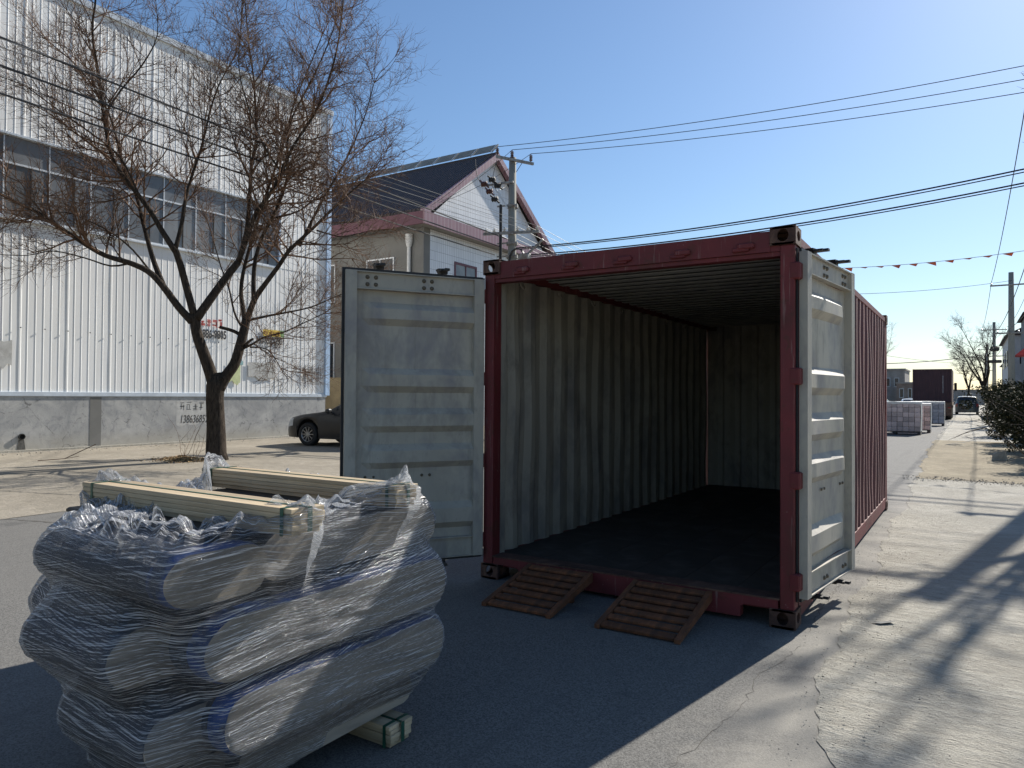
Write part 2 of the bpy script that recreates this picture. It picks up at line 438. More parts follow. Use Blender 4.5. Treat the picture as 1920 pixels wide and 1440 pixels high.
def mk_tile(name,a,b,gr,bw,rh,mort=.012):
    m=NT(name)
    sx=m.n('ShaderNodeSeparateXYZ'); m.l(m.co(),sx.inputs[0])
    cb=m.n('ShaderNodeCombineXYZ'); m.l(m.math('ADD',sx.outputs[1],sx.outputs[0]),cb.inputs[0]); m.l(sx.outputs[2],cb.inputs[1])
    br=m.n('ShaderNodeTexBrick'); br.offset=0.0; br.squash=1.0
    br.inputs['Color1'].default_value=(*a,1); br.inputs['Color2'].default_value=(*b,1); br.inputs['Mortar'].default_value=(*gr,1)
    br.inputs['Scale'].default_value=1; br.inputs['Brick Width'].default_value=bw; br.inputs['Row Height'].default_value=rh; br.inputs['Mortar Size'].default_value=mort
    br.inputs['Mortar Smooth'].default_value=.2
    m.l(cb.outputs[0],br.inputs['Vector'])
    n=m.noise(1.2,6,.65,vec=m.mapping((1,1,.3)))
    c=m.mix(m.math('MULTIPLY',m.ramp(n,[(.45,0.),(.7,1.)]),.4),br.outputs['Color'],sc(b,.72))
    m.set(Base_Color=c,Roughness=.35); m.bump(br.outputs['Fac'],-.25,.01); return m.mat
M['wtile']=mk_tile('white_wall_tile',(.74,.75,.77),(.68,.69,.71),(.30,.30,.31),.14,.42,.010)
M['ptile']=mk_tile('plum_tile',(.20,.095,.115),(.25,.13,.15),(.36,.27,.28),.26,1.2,.016)
M['plum']=simple('plum_paint',(.135,.048,.066),.6,.2,2,20,.1)
M['render']=simple('grey_render',(.19,.185,.17),.9,.12,1.2,20,.08,dirt=(.22,.21,.19),dirt_amt=.4)
M['ridgepanel']=simple('grey_ridge_panel',(.22,.22,.20),.8,.15,2,12,.0,dirt=(.16,.15,.13))
def mk_roof():
    m=NT('dark_roof_tile')
    sx=m.n('ShaderNodeSeparateXYZ'); m.l(m.co(),sx.inputs[0])
    w=m.n('ShaderNodeTexWave',wave_type='BANDS',bands_direction='X'); w.inputs['Scale'].default_value=1.5; w.inputs['Distortion'].default_value=.3; m.l(m.co(),w.inputs['Vector'])
    w2=m.n('ShaderNodeTexWave',wave_type='BANDS',bands_direction='Y',wave_profile='SAW'); w2.inputs['Scale'].default_value=1.0; m.l(m.co(),w2.inputs['Vector'])
    n=m.noise(3,5,.6)
    c=m.mix(m.ramp(n,[(.3,0.),(.7,1.)]),(.028,.022,.024),(.065,.048,.046))
    m.set(Base_Color=c,Roughness=.7); m.bump(m.math('ADD',w.outputs['Fac'],w2.outputs['Fac']),1.0,.06); return m.mat
M['rooftile']=mk_roof()
M['pole']=simple('pole_concrete',(.27,.26,.225),.9,.15,2,25,.2,stretch=(1,1,.3))
M['insul']=simple('insulator_brown',(.09,.03,.02),.25,.2,10,30,.0)
M['insulw']=simple('insulator_white',(.55,.54,.5),.25,.15,10,30,.0)
M['cable']=simple('black_cable',(.018,.018,.02),.55,.2,5,20,.0)
M['wirelight']=simple('bare_aluminium_wire',(.22,.22,.22),.6,.15,3,20,.0,metal=.6)
M['flag']=simple('red_flag',(.75,.15,.07),.7,.2,8,30,.0)
def mk_paint(name,c,rough=.25,coat=.6):
    m=NT(name); n=m.noise(2,5,.6); d=m.noise(60,3,.7)
    cc=m.mix(m.math('MULTIPLY',m.ramp(n,[(.4,0.),(.7,1.)]),.3),c,tuple(x*.8+.035 for x in c))
    m.set(Base_Color=cc,Roughness=m.ramp(n,[(.2,rough),(.8,rough+.15)])); m.b.inputs['Coat Weight'].default_value=coat; return m.mat
M['carblack']=mk_paint('car_black',(.008,.0085,.010),.35,.15)
M['suvdark']=mk_paint('suv_dark',(.018,.022,.028))
M['carwhite']=mk_paint('car_white',(.70,.72,.74))
M['carsilver']=mk_paint('car_silver',(.52,.55,.60))
M['tyre']=simple('tyre_rubber',(.018,.018,.018),.85,.2,10,40,.2)
M['rim']=simple('alloy_rim',(.42,.42,.42),.35,.1,8,40,.0,metal=.8)
M['lamp']=simple('headlamp_glass',(.45,.47,.48),.1,.1,8,20,.0)
M['redlamp']=simple('tail_lamp',(.25,.015,.012),.2,.1,8,20,.0)
M['orange']=simple('orange_paint',(.80,.27,.03),.5,.1,5,30,.0)
M['plate']=simple('number_plate',(.45,.48,.5),.5,.1,20,50,.0)
M['brickpal']=simple('wrapped_brick',(.56,.44,.41),.5,.2,4,20,.1,rand=.3,dirt=(.48,.44,.46),dirt_amt=.5)
M['brickgrey']=simple('wrapped_grey_block',(.31,.31,.34),.5,.2,4,20,.1,rand=.25,dirt=(.45,.45,.48),dirt_amt=.5)
M['foilw']=simple('white_wrap',(.70,.69,.66),.4,.12,9,40,.4,.01)
M['darkwood']=simple('dark_pallet',(.05,.045,.042),.8,.3,6,30,.2)
M['truckred']=simple('truck_container_plum',(.062,.028,.034),.7,.2,2,20,.1)
M['trailer']=simple('rusty_trailer',(.115,.062,.042),.8,.4,4,20,.2,dirt=(.24,.17,.11))
M['farwall']=simple('far_wall_grey',(.27,.255,.245),.9,.25,1.0,8,.1,dirt=(.2,.18,.17))
M['farwall2']=simple('far_wall_brown',(.22,.17,.145),.9,.25,1.0,8,.1,dirt=(.3,.27,.24))
M['farlight']=simple('far_wall_pale',(.55,.56,.57),.8,.15,1.5,9,.1)
M['darkwall']=simple('dark_clad_wall',(.10,.115,.14),.7,.2,1.5,9,.1)
def mk_leaf():
    m=NT('evergreen_leaf'); gi=m.n('ShaderNodeNewGeometry')
    c=m.ramp(gi.outputs['Random Per Island'],[(0.,(.014,.018,.009)),(.55,(.028,.034,.015)),(.85,(.05,.052,.022)),(1.,(.13,.10,.045))])
    m.set(Base_Color=c,Roughness=.8); m.b.inputs['Specular IOR Level'].default_value=.15; return m.mat
M['leaf']=mk_leaf()
def mk_dryleaf():
    m=NT('dry_leaf'); gi=m.n('ShaderNodeNewGeometry')
    c=m.ramp(gi.outputs['Random Per Island'],[(0.,(.16,.09,.035)),(.5,(.32,.20,.085)),(1.,(.46,.33,.16))])
    m.set(Base_Color=c,Roughness=.8); return m.mat
M['dryleaf']=mk_dryleaf()
def mk_stone():
    m=NT('pebble'); gi=m.n('ShaderNodeNewGeometry')
    c=m.ramp(gi.outputs['Random Per Island'],[(0.,(.10,.09,.08)),(.6,(.28,.26,.22)),(1.,(.45,.43,.38))])
    m.set(Base_Color=c,Roughness=.9); return m.mat
M['stone']=mk_stone()
M['ink']=simple('black_ink',(.03,.03,.032),.7,.3,30,60,.0)
M['inkgrey']=simple('faded_ink',(.055,.05,.045),.8,.4,25,60,.0)
M['inkred']=simple('red_ink',(.45,.06,.05),.7,.3,30,60,.0)
M['yellow']=simple('yellow_sticker',(.72,.50,.06),.6,.15,12,40,.0)
M['green']=simple('faded_green',(.25,.42,.16),.7,.2,12,40,.0)
M['limepaper']=simple('torn_lime_poster',(.60,.64,.34),.8,.15,8,30,.0)
M['tealpaper']=simple('torn_teal_poster',(.25,.42,.42),.8,.15,8,30,.0)
M['greypaper']=simple('torn_grey_poster',(.50,.49,.46),.85,.15,6,30,.0,dirt=(.33,.31,.28))
M['awning']=simple('red_awning',(.55,.05,.05),.6,.15,5,30,.0)
M['tan']=simple('tan_wall',(.40,.31,.18),.9,.2,2,20,.1,dirt=(.26,.22,.15))
M['hole']=simple('pipe_shade_black',(.006,.006,.006),.9,.1,5,20,.0)  # near-black colour standing in for shade inside the pipe
M['stain']=simple('wet_stain',(.10,.095,.085),.9,.4,20,60,.0)

# ------------------------------------------------------------------ ground, road, yard
CX1=-0.942; CX0=CX1-2.438; CY0=4.853; CL=6.058; CH=2.591
def sheet(x0,x1,y0,y1,z,nx=1,ny=1):
    mb=MB(); vs=[];fs=[]
    for j in range(ny+1):
        for i in range(nx+1):
            vs.append((x0+(x1-x0)*i/nx,y0+(y1-y0)*j/ny,z))
    for j in range(ny):
        for i in range(nx):
            a=j*(nx+1)+i; fs.append((a,a+1,a+nx+2,a+nx+1))
    mb.add(vs,fs); return mb
def wob(y,seed,amp):
    return amp*(math.sin(y*1.3+seed)+.6*math.sin(y*3.1+seed*2.3)+.4*math.sin(y*7.7+seed*.7)+.25*math.sin(y*17.3+seed*1.9)+.15*math.sin(y*41+seed))/2.4
struct(obj('ground',sheet(-700,700,-120,1600,-.012),M['field']))
def strip(y0,y1,step,fl,fr,z):
    mb=MB(); n=int((y1-y0)/step); vs=[];fs=[]
    for i in range(n+1):
        y=y0+(y1-y0)*i/n; vs+=[(fl(y),y,z),(fr(y),y,z)]
    for i in range(n): fs.append((2*i,2*i+1,2*i+3,2*i+2))
    mb.add(vs,fs); return mb
struct(obj('road',strip(-14,420,.25,lambda y:-9.55+wob(y*.5,1,.05),lambda y:.6,-.004),M['asphalt']))
struct(obj('yard',strip(-14,60,.5,lambda y:-60.0,lambda y:-9.56+wob(y*.5,1,.05),-.001),M['yard']))
def redge(y):
    base=np.interp(y,[-4,2.6,3.1,3.9,6.2,10.7,15,25,55,90],[-.35,-.45,-.50,-.62,-.74,-.76,-.85,-1.05,-1.15,-1.2])
    return base+wob(y,5,.10)
struct(obj('verge_slab',strip(-6,15.4,.04,redge,lambda y:7.0,.0),M['slab']))
struct(obj('dirt_path',strip(15.38,30,.06,redge,lambda y:5.0,.004),M['dirt']))
struct(obj('verge_far',strip(30,240,.5,lambda y:redge(min(y,90)),lambda y:9.0,.003),M['slab']))
def ribbon(pts,w,z,seed,step=.05):
    # irregular crack: a narrow groove sheet with uneven width
    r=random.Random(seed); mb=MB(); P=[Vector((p[0],p[1],0)) for p in pts]; Q=[]
    for a,b in zip(P,P[1:]):
        n=max(2,int((b-a).length/step))
        for i in range(n): Q.append(a.lerp(b,i/n)+Vector((r.uniform(-1,1),r.uniform(-1,1),0))*step*.35)
    Q.append(P[-1]); vs=[];fs=[]
    for i,q in enumerate(Q):
        t=(Q[min(i+1,len(Q)-1)]-Q[max(i-1,0)]).normalized(); s=Vector((-t.y,t.x,0)); ww=w*r.uniform(.15,1)*(0.3 if i in(0,len(Q)-1) else 1)
        a=q+s*ww/2; b=q-s*ww/2; vs+=[(a.x,a.y,z),(b.x,b.y,z)]
    for i in range(len(Q)-1): fs.append((2*i,2*i+1,2*i+3,2*i+2))
    mb.add(vs,fs); return mb
cr=[([(-1.02,2.75),(-1.0,3.0),(-.93,3.6),(-.97,4.0),(-.90,4.3),(-.86,4.6)],.0045),
    ([(-.86,4.9),(-.90,5.5),(-.88,6.1),(-.93,6.8)],.005),
    ([(-12.6,4.95),(-11.4,5.3),(-10.4,5.62),(-9.6,5.9)],.05),
    ([(-10.4,3.6),(-9.4,4.0),(-8.6,4.25)],.06),
    ([(-.6,16.0),(-.2,15.5),(.6,15.35),(1.6,15.4)],.05),
    ([(-.7,27),(-.2,29),(.1,31),(-.2,34),(.3,37)],.10),([(-1.0,33),(-.2,33.5),(.6,33.2)],.09)]
for i,(p,w) in enumerate(cr): struct(obj('pavement_crack',ribbon(p,w,[-.0025,-.0025,.001,-.0015,.0085,.0055,.0055][i],i+3),M['crack']))
# loose stones along the road edge
def pebbles(seed,gen,n,smin,smax):
    r=random.Random(seed); mb=MB()
    for i in range(n):
        x,y=gen(r); s=r.uniform(smin,smax)*r.uniform(.5,1); 
        pts=[]
        for (a,b,c) in((1,0,0),(-1,0,0),(0,1,0),(0,-1,0),(0,0,.7),(0,0,-.5)):
            k=r.uniform(.6,1.2)*s; pts.append((x+a*k+r.uniform(-.2,.2)*s,y+b*k,.008+s*.3+c*k))
        mb.add(pts,[(0,2,4),(2,1,4),(1,3,4),(3,0,4),(2,0,5),(1,2,5),(3,1,5),(0,3,5)])
    return mb
def g1(r):
    y=r.choice([r.uniform(2.4,8),r.uniform(2.4,30)]); return redge(y)+r.gauss(.08,.16),y
o=obj('loose_gravel',pebbles(1,g1,1500,.002,.007),M['stone']); o['kind']='stuff'
def g2(r): return r.uniform(-.7,3.5),r.uniform(2,14)
o=obj('scattered_grit',pebbles(2,g2,900,.0015,.005),M['stone']); o['kind']='stuff'
def g3(r): return -19.5+abs(r.gauss(0,.35)),r.uniform(7.5,18)
o=obj('wall_foot_rubble',pebbles(3,g3,260,.008,.03),M['stone']); o['kind']='stuff'
def g4(r): return redge(16)+r.uniform(-.25,2.2),15.35+r.gauss(0,.25)
o=obj('broken_edge_rubble',pebbles(4,g4,420,.006,.022),M['stone']); o['kind']='stuff'

# ------------------------------------------------------------------ warehouse (long white shed)
WX=-20.0; WY1=18.62; WTOP=11.85
wh=thing('warehouse','long white corrugated steel warehouse with a window band on a concrete base','warehouse',(WX,10,0))
mb=MB(); mb.box(-42,WX-.12,-30,WY1-.05,0,11.6); obj('core_wall',mb,M['sheet'],wh)
mb=MB(); mb.box(WX-.3,WX+.02,-30,WY1,0,1.40); obj('plinth',mb,M['plinth'],wh)
mb=MB(); mb.box(WX+.021,WX+.16,-30,WY1,-.01,.05); obj('kerb_strip',mb,M['slab'],wh)
mb=MB(); mb.prism([(WX-.05,1.52),(WX+.045,1.50),(WX+.05,1.40),(WX+.045,1.385),(WX-.05,1.385)],-30,WY1+.04,'y'); obj('drip_trim',mb,M['trimgrey'],wh)
def panel_mesh(h,W=1.12):
    prof=[]; n=6; p=W/n
    for i in range(n):
        y=i*p
        if i==0: prof+= [(y,.0),(y+.014,.010),(y+.050,.010),(y+.064,0)]
        else: prof+= [(y,.0),(y+.009,.006),(y+.020,.006),(y+.029,0)]
    prof.append((W+.012,0))
    mb=MB(); vs=[];fs=[]
    nz=6
    for k in range(nz+1):
        for (y,d) in prof: vs.append((d+.0008*math.sin(k*2.1+y*3),y,h*k/nz))
    n=len(prof)
    for k in range(nz):
        for i in range(n-1): fs.append((k*n+i,k*n+i+1,(k+1)*n+i+1,(k+1)*n+i))
    mb.add(vs,fs); return mesh_of(mb,M['sheet'])
WZ0,WZ1=5.83,7.87
lo=panel_mesh(WZ0-1.50); hi=panel_mesh(WTOP-WZ1)
NP=21; y_first=WY1-1.12*NP-.04
for i in range(NP):
    y=y_first+i*1.12
    inst('wall_panel',lo,wh,(0,y-10,1.50),(0,0,0)); inst('wall_panel',hi,wh,(.02,y-10,WZ1+.02),(0,0,0))
# right part of the band that is clad, not glazed
BAYW=1.042; BAY_END=16.45
mid=panel_mesh(WZ1-WZ0+.04)
for k in range(2): inst('wall_panel',mid,wh,(.01,BAY_END+.06+k*1.12-10,WZ0-.02))
# window band
for k in range(13):
    y1=BAY_END-k*BAYW; y0=y1-BAYW
    mb=MB(); f=.028
    xo=WX-.06
    mb.box(xo-.03,xo+.03,y0,y0+f,WZ0,WZ1); 
    mb.box(xo-.03,xo+.025,y0+f,y1,WZ1-f,WZ1); mb.box(xo-.03,xo+.025,y0+f,y1,WZ0,WZ0+f*1.5)
    zt=WZ0+1.32
    mb.box(xo-.03,xo+.025,y0+f,y1,zt,zt+f*1.6)
    w=obj('window',mb,M['alu'],wh)
    ym=y0+BAYW*.62
    def pane(a,b,c,d,x):
        m2=MB(); m2.box(x-.004,x+.004,a,b,c,d); return obj('pane',m2,M['glass'],w)
    pane(y0+f,y1,zt+f*1.6,WZ1-f,xo); pane(y0+f,ym,WZ0+f*1.5,zt,xo-.012); pane(ym+.012,y1,WZ0+f*1.5,zt,xo+.006)
    m2=MB(); m2.box(xo-.022,xo+.018,ym-.012,ym+.012,WZ0+f*1.5,zt); obj('sash_bar',m2,M['darksteel'],w)
mb=MB(); mb.box(WX-.10,WX+.03,BAY_END,BAY_END+.05,WZ0-.04,WZ1+.04); obj('window_jamb',mb,M['trimblue'],wh)
mb=MB(); mb.prism([(WX-.15,WZ1+.05),(WX+.045,WZ1+.03),(WX+.045,WZ1-.02),(WX-.15,WZ1-.02)],-9,BAY_END+.05,'y'); obj('window_flashing',mb,M['trimgrey'],wh)
mb=MB(); mb.prism([(WX-.15,WZ0),(WX+.09,WZ0-.03),(WX+.09,WZ0-.07),(WX-.15,WZ0-.04)],-9,BAY_END+.05,'y'); obj('window_sill',mb,M['trimgrey'],wh)
mb=MB(); mb.box(WX-.08,WX+.06,WY1-.03,WY1+.17,1.45,WTOP); mb.box(WX-.06,WX+.075,WY1-.045,WY1-.03,1.45,WTOP); obj('corner_trim',mb,M['trimblue'],wh)
mb=MB(); mb.box(WX-.25,WX+.09,-30,WY1+.2,WTOP-.04,WTOP+.14); obj('eave_trim',mb,M['trimgrey'],wh)
mb=MB(); mb.prism([(-42,11.4),(WX-.2,11.62),(WX-.2,11.9),(-42,12.6)],-30,WY1+.1,'y'); obj('roof',mb,M['sheet'],wh)
# cable bracket screws row
scr=MB(); scr.box(0,.02,-.012,.012,-.012,.012); scrm=mesh_of(scr,M['darksteel'])
for i in range(NP*2): inst('screw',scrm,wh,(.035,y_first+i*.56+.03-10,3.1))
# drain pipe mouth with stain
mb=MB(); mb.lathe([(.075,.03),(.075,.075),(.06,.075),(.055,.03)],18,0,'x',(WX,8.6,.38)); 
pp=obj('drain_pipe',mb,M['darksteel'],wh)
mb=MB(); mb.lathe([(.0001,.035),(.06,.035)],18,0,'x',(WX,8.6,.38)); obj('pipe_mouth_shade',mb,M['hole'],pp)  # flat black disc stands in for the dark inside of the pipe
mb=MB(); mb.add([(WX+.025,8.54,.31),(WX+.025,8.66,.31),(WX+.025,8.70,.05),(WX+.025,8.50,.05)],[(0,1,2,3)]); obj('stain',mb,M['stain'],wh)
# writing
def text_part(s,parent,mat,x,y,z,size,sx=1.0,shear=0.0,name='lettering',bold=0.0):
    cu=bpy.data.curves.new('t','FONT'); cu.body=s; cu.size=size; cu.shear=shear; cu.offset=bold; cu.resolution_u=3; cu.extrude=.001
    t=bpy.data.objects.new('t',cu); col.objects.link(t)
    bpy.context.view_layer.update()
    me=bpy.data.meshes.new_from_object(t.evaluated_get(bpy.context.evaluated_depsgraph_get()))
    bpy.data.objects.remove(t)
    me.materials.clear(); me.materials.append(mat)
    o=bpy.data.objects.new(name,me); col.objects.link(o); o.parent=parent
    p=wloc(parent); o.location=(x-p.x,y-p.y,z-p.z); o.rotation_euler=(R(90),0,R(90)); o.scale=(sx,1,1)
    return o
text_part('1886-9805',wh,M['ink'],WX+.04,13.45,3.22,.36,.62,bold=.012)
text_part('150-9520-7501',wh,M['ink'],WX+.04,15.55,3.17,.34,.55,bold=.012)
text_part('13863685218',wh,M['inkgrey'],WX+.024,12.86,.60,.34,.62,.18)
def marks(name,y0,y1,z0,z1,n,mat,seed,x=WX+.04,w=.02):
    r=random.Random(seed); mb=MB(); cw=(y1-y0)/n
    for i in range(n):
        a=y0+i*cw
        for k in range(3):
            z=r.uniform(z0,z1); mb.box(x,x+.002,a+cw*.1,a+cw*r.uniform(.6,.85),z,z+w)
        for k in range(2):
            yy=a+cw*r.uniform(.15,.75); mb.box(x+.0021,x+.004,yy,yy+w,r.uniform(z0,z0+(z1-z0)*.3),r.uniform(z0+(z1-z0)*.6,z1))
    return obj(name,mb,mat,wh)
marks('faded_lettering',13.5,14.3,3.52,3.80,4,M['inkred'],3,w=.035)
mb=MB(); mb.box(WX+.03,WX+.037,15.83,16.55,3.44,3.66); st=obj('sticker',mb,M['yellow'],wh)
mb=MB(); mb.add([(WX+.0375,16.55,3.46),(WX+.0375,16.68,3.42),(WX+.0375,16.68,3.66),(WX+.0375,16.50,3.66)],[(0,1,2,3)]); obj('sticker_tip',mb,M['green'],wh)
marks('sticker_print',15.86,16.5,3.47,3.62,7,simple('brown_ink',(.32,.12,.03),.7,.2,30,60,.0),5,x=WX+.0385,w=.014)
marks('wall_marks',17.5,18.4,1.9,2.55,9,M['inkgrey'],8,w=.018)
sl_=marks('scratched_lettering',12.85,13.7,.98,1.22,4,M['inkgrey'],11,x=WX+.022,w=.012)
sl_['kind']='stuff'
def torn(name,y0,y1,z0,z1,mat,seed,x=WX+.037):
    r=random.Random(seed); mb=MB(); pts=[]
    n=9
    for i in range(n): pts.append((y0+(y1-y0)*i/(n-1),z1+r.uniform(-.03,.03)))
    for i in range(n): pts.append((y1-(y1-y0)*i/(n-1),z0+r.uniform(-.02,.22)*(z1-z0)))
    mb.add([(x,p[0],p[1]) for p in pts],[tuple(range(len(pts)))]); return obj(name,mb,mat,wh)
torn('torn_poster',14.55,14.95,1.75,2.5,M['limepaper'],2); torn('torn_poster',14.75,15.05,2.40,2.55,M['tealpaper'],3,WX+.041)
torn('torn_poster',15.25,16.35,1.95,2.55,M['greypaper'],4); torn('torn_poster',7.6,8.35,2.05,2.75,M['greypaper'],5)
torn('patch',12.75,13.95,.45,1.25,M['greypaper'],6,WX+.0212); torn('patch',10.9,12.1,.85,1.35,M['plinth'],7,WX+.0212)
mb=MB(); mb.box(WX+.0205,WX+.026,10.25,10.55,.02,1.37); obj('plaster_strip',mb,M['render'],wh)

# ------------------------------------------------------------------ tiled house behind
HX=-20.35; HY0,HY1=24.6,35.7; HYR=30.1; EZ=8.92; AP=13.65
hs=thing('tiled_house','white tiled gable house with plum eaves and dark roof behind the open container','house',(HX,30.1,0))
mb=MB(); mb.box(-36,HX-.3,HY0+.02,HY1,0,EZ); obj('wall',mb,M['render'],hs)
mb=MB(); mb.box(HX-.29,HX,HY0+.45,HY1,0,EZ-.02); obj('tiled_wall',mb,M['wtile'],hs)
mb=MB(); mb.box(HX-.42,HX+.01,HY0,HY0+.44,0,EZ-.01); obj('corner_pillar',mb,M['render'],hs)
mb=MB(); mb.prism([(HY0+.4,EZ+.5),(HY1-.2,EZ+.5),(HYR,AP-.15)],HX-.3,HX-.05,'x'); obj('gable',mb,M['wtile'],hs)
mb=MB(); mb.box(-36,HX+.55,HY0-.6,HY1+.5,EZ,EZ+.10); obj('eave_slab',mb,M['render'],hs)
mb=MB(); mb.box(HX+.50,HX+.58,HY0-.66,HY1+.5,EZ-.03,EZ+.52); obj('fascia',mb,M['ptile'],hs)
mb=MB(); mb.box(-36,HX+.495,HY0-.66,HY0-.58,EZ-.03,EZ+.52); obj('fascia',mb,M['plum'],hs)
def slope(y0,z0,y1,z1,x0,x1,t,name,mat):
    mb=MB(); mb.prism([(y0,z0),(y1,z1),(y1,z1+t),(y0,z0+t)],x0,x1,'x'); return obj(name,mb,mat,hs)
rf=slope(HY0-.25,EZ+.62,HYR,AP,-36,HX+.12,.16,'roof',M['rooftile'])
slope(HYR,AP,HY1+.35,EZ+.62,-36,HX+.12,.16,'roof',M['rooftile'])
slope(HY0-.3,EZ+.36,HYR,AP-.26,HX+.05,HX+.30,.36,'bargeboard',M['ptile'])
slope(HYR,AP-.26,HY1+.4,EZ+.36,HX+.05,HX+.30,.36,'bargeboard',M['ptile'])
# panels along the ridge, on brackets
for k in range(11):
    x1=HX+.1-k*1.25; x0=x1-1.2
    mb=MB(); mb.prism([(HYR-.30,AP+.12),(HYR-.25,AP+.12),(HYR+.30,AP+.62),(HYR+.25,AP+.65)],x0,x1,'x'); p=obj('ridge_panel',mb,M['ridgepanel'],hs)
    mb=MB(); mb.beam((x1-.06,HYR-.36,AP+.05),(x1-.06,HYR+.18,AP+.6),.05,.03); obj('bracket',mb,M['alu'],p)
def hwin(x0,x1,y0,y1,z0,z1,axis,frame,parent,name='window',fr=.06):
    mb=MB(); mp=MB()
    if axis=='x':
        a=x1
        for (p,q,r_,s_) in((y0,y0+fr,z0,z1),(y1-fr,y1,z0,z1),(y0+fr,y1-fr,z1-fr,z1),(y0+fr,y1-fr,z0,z0+fr),((y0+y1)/2-.025,(y0+y1)/2+.025,z0+fr,z1-fr)): mb.box(a-.1,a+.03,p,q,r_,s_)
        w=obj(name,mb,frame,parent)
        for (p,q) in((y0+fr,(y0+y1)/2-.025),((y0+y1)/2+.025,y1-fr)):
            m2=MB(); m2.box(a-.03,a+.004,p,q,z0+fr,z1-fr); obj('pane',m2,M['glass'],w)
    else:
        a=y0
        for (p,q,r_,s_) in((x0,x0+fr,z0,z1),(x1-fr,x1,z0,z1),(x0+fr,x1-fr,z1-fr,z1),(x0+fr,x1-fr,z0,z0+fr),((x0+x1)/2-.025,(x0+x1)/2+.025,z0+fr,z1-fr)): mb.box(p,q,a-.03,a+.1,r_,s_)
        w=obj(name,mb,frame,parent)
        for (p,q) in((x0+fr,(x0+x1)/2-.025),((x0+x1)/2+.025,x1-fr)):
            m2=MB(); m2.box(p,q,a-.004,a+.03,z0+fr,z1-fr); obj('pane',m2,M['glassdark'],w)
    return w
hwin(0,HX,26.85,28.65,5.7,7.75,'x',M['plum'],hs,fr=.11)
hwin(0,HX,31.9,33.7,5.7,7.75,'x',M['plum'],hs,fr=.11)
for (a,b,c,d) in((-23.75,-22.05,5.9,7.75),(-27.6,-25.8,5.9,7.75),(-23.75,-22.05,2.1,4.0),(-27.6,-25.8,2.1,4.0)): hwin(a,b,HY0+.0,0,c,d,'y',M['alu'],hs)
mb=MB(); mb.tube([(HX-.75,HY0-.10,0),(HX-.75,HY0-.10,8.1)],.085,10); mb.tube([(HX-.75,HY0-.10,8.1),(HX-.75,HY0-.10,8.35),(HX-.75,HY0-.10,8.65)],[.11,.17,.17],10); obj('downspout',mb,M['foilw'],hs,auto=40)
tw=MB(); tw.box(-27,-20.45,21.6,21.78,0,2.2); tag(obj('yard_wall',tw,M['tan']),'tan side wall in the gap between white warehouse and tiled house','wall')

# ------------------------------------------------------------------ shipping container
ct=thing('shipping_container','dark red open shipping container standing on the road with both doors swung open','container',((CX0+CX1)/2,CY0,0))
CW=.178; CHT=.118; CD=.162   # casting: width(y), height, depth(x)
def casting(x_out,sx,y_out,sy,z0):
    """x_out,y_out: outer planes, sx/sy = outward sign, z0 bottom"""
    mb=MB(); t=.014
    xi=x_out-sx*CD; yi=y_out-sy*CW
    xa,xb=min(x_out,xi),max(x_out,xi); ya,yb=min(y_out,yi),max(y_out,yi)
    # end face (normal y)
    mb.plate_hole((xa,y_out,z0),(1,0,0),(0,0,1),(0,sy,0),CD,CHT,CD*.5,CHT*.52,.036,.042,t)
    mb.plate_hole((x_out,ya,z0),(0,1,0),(0,0,1),(sx,0,0),CW,CHT,CW*.5,CHT*.52,.048,.034,t)
    mb.box(xa,xb,ya,yb,z0-.0,z0+t); mb.box(xa,xb,ya,yb,z0+CHT-t,z0+CHT)
    # inner walls with through hole on the inner-x side
    mb.plate_hole((xi,ya,z0),(0,1,0),(0,0,1),(-sx,0,0),CW,CHT,CW*.5,CHT*.52,.05,.036,t)
    mb.box(xa+.001,xb-.001,min(yi,yi+sy*t),max(yi,yi+sy*t),z0+t,z0+CHT-t)
    return obj('corner_casting',mb,M['castrust'],ct)
for (x,sx) in((CX0,-1),(CX1,1)):
    for (y,sy) in((CY0,-1),(CY0+CL,1)):
        for z in(0,CH-CHT): casting(x,sx,y,sy,z)
pw=.09
for (xa,xb) in((CX0+.01,CX0+.01+pw),(CX1-.01-pw,CX1-.01)):
    mb=MB(); mb.bevbox(xa,xb,CY0+.012,CY0+.13,CHT,CH-CHT,.006); obj('corner_post',mb,M['red'],ct)
    mb=MB(); mb.bevbox(xa,xb,CY0+CL-.13,CY0+CL-.01,CHT,CH-CHT,.006); obj('corner_post',mb,M['red'],ct)
# front header and sill
hx0,hx1=CX0+CD,CX1-CD
mb=MB(); mb.prism([(CY0+.014,CH-.155),(CY0+.014,CH-.02),(CY0+.14,CH-.02),(CY0+.14,CH-.155)],hx0,hx1,'x')
mb.prism([(CY0+.03,CH-.185),(CY0+.03,CH-.157),(CY0+.12,CH-.157),(CY0+.12,CH-.185)],CX0+.1,CX1-.1,'x')
mb.box(CX0+.1,hx0,CY0+.02,CY0+.13,CH-.155,CH-CHT-.001); mb.box(hx1,CX1-.1,CY0+.02,CY0+.13,CH-.155,CH-CHT-.001)
hd=obj('door_header',mb,M['red'],ct)
for i in range(5):
    x=hx0+.22+i*.435
    mb=MB(); mb.bevbox(x-.055,x+.055,CY0-.012,CY0+.014,CH-.125,CH-.085,.008); mb.bevbox(x-.09,x+.02,CY0-.004,CY0+.014,CH-.140,CH-.110,.006); obj('keeper',mb,M['red'],hd)
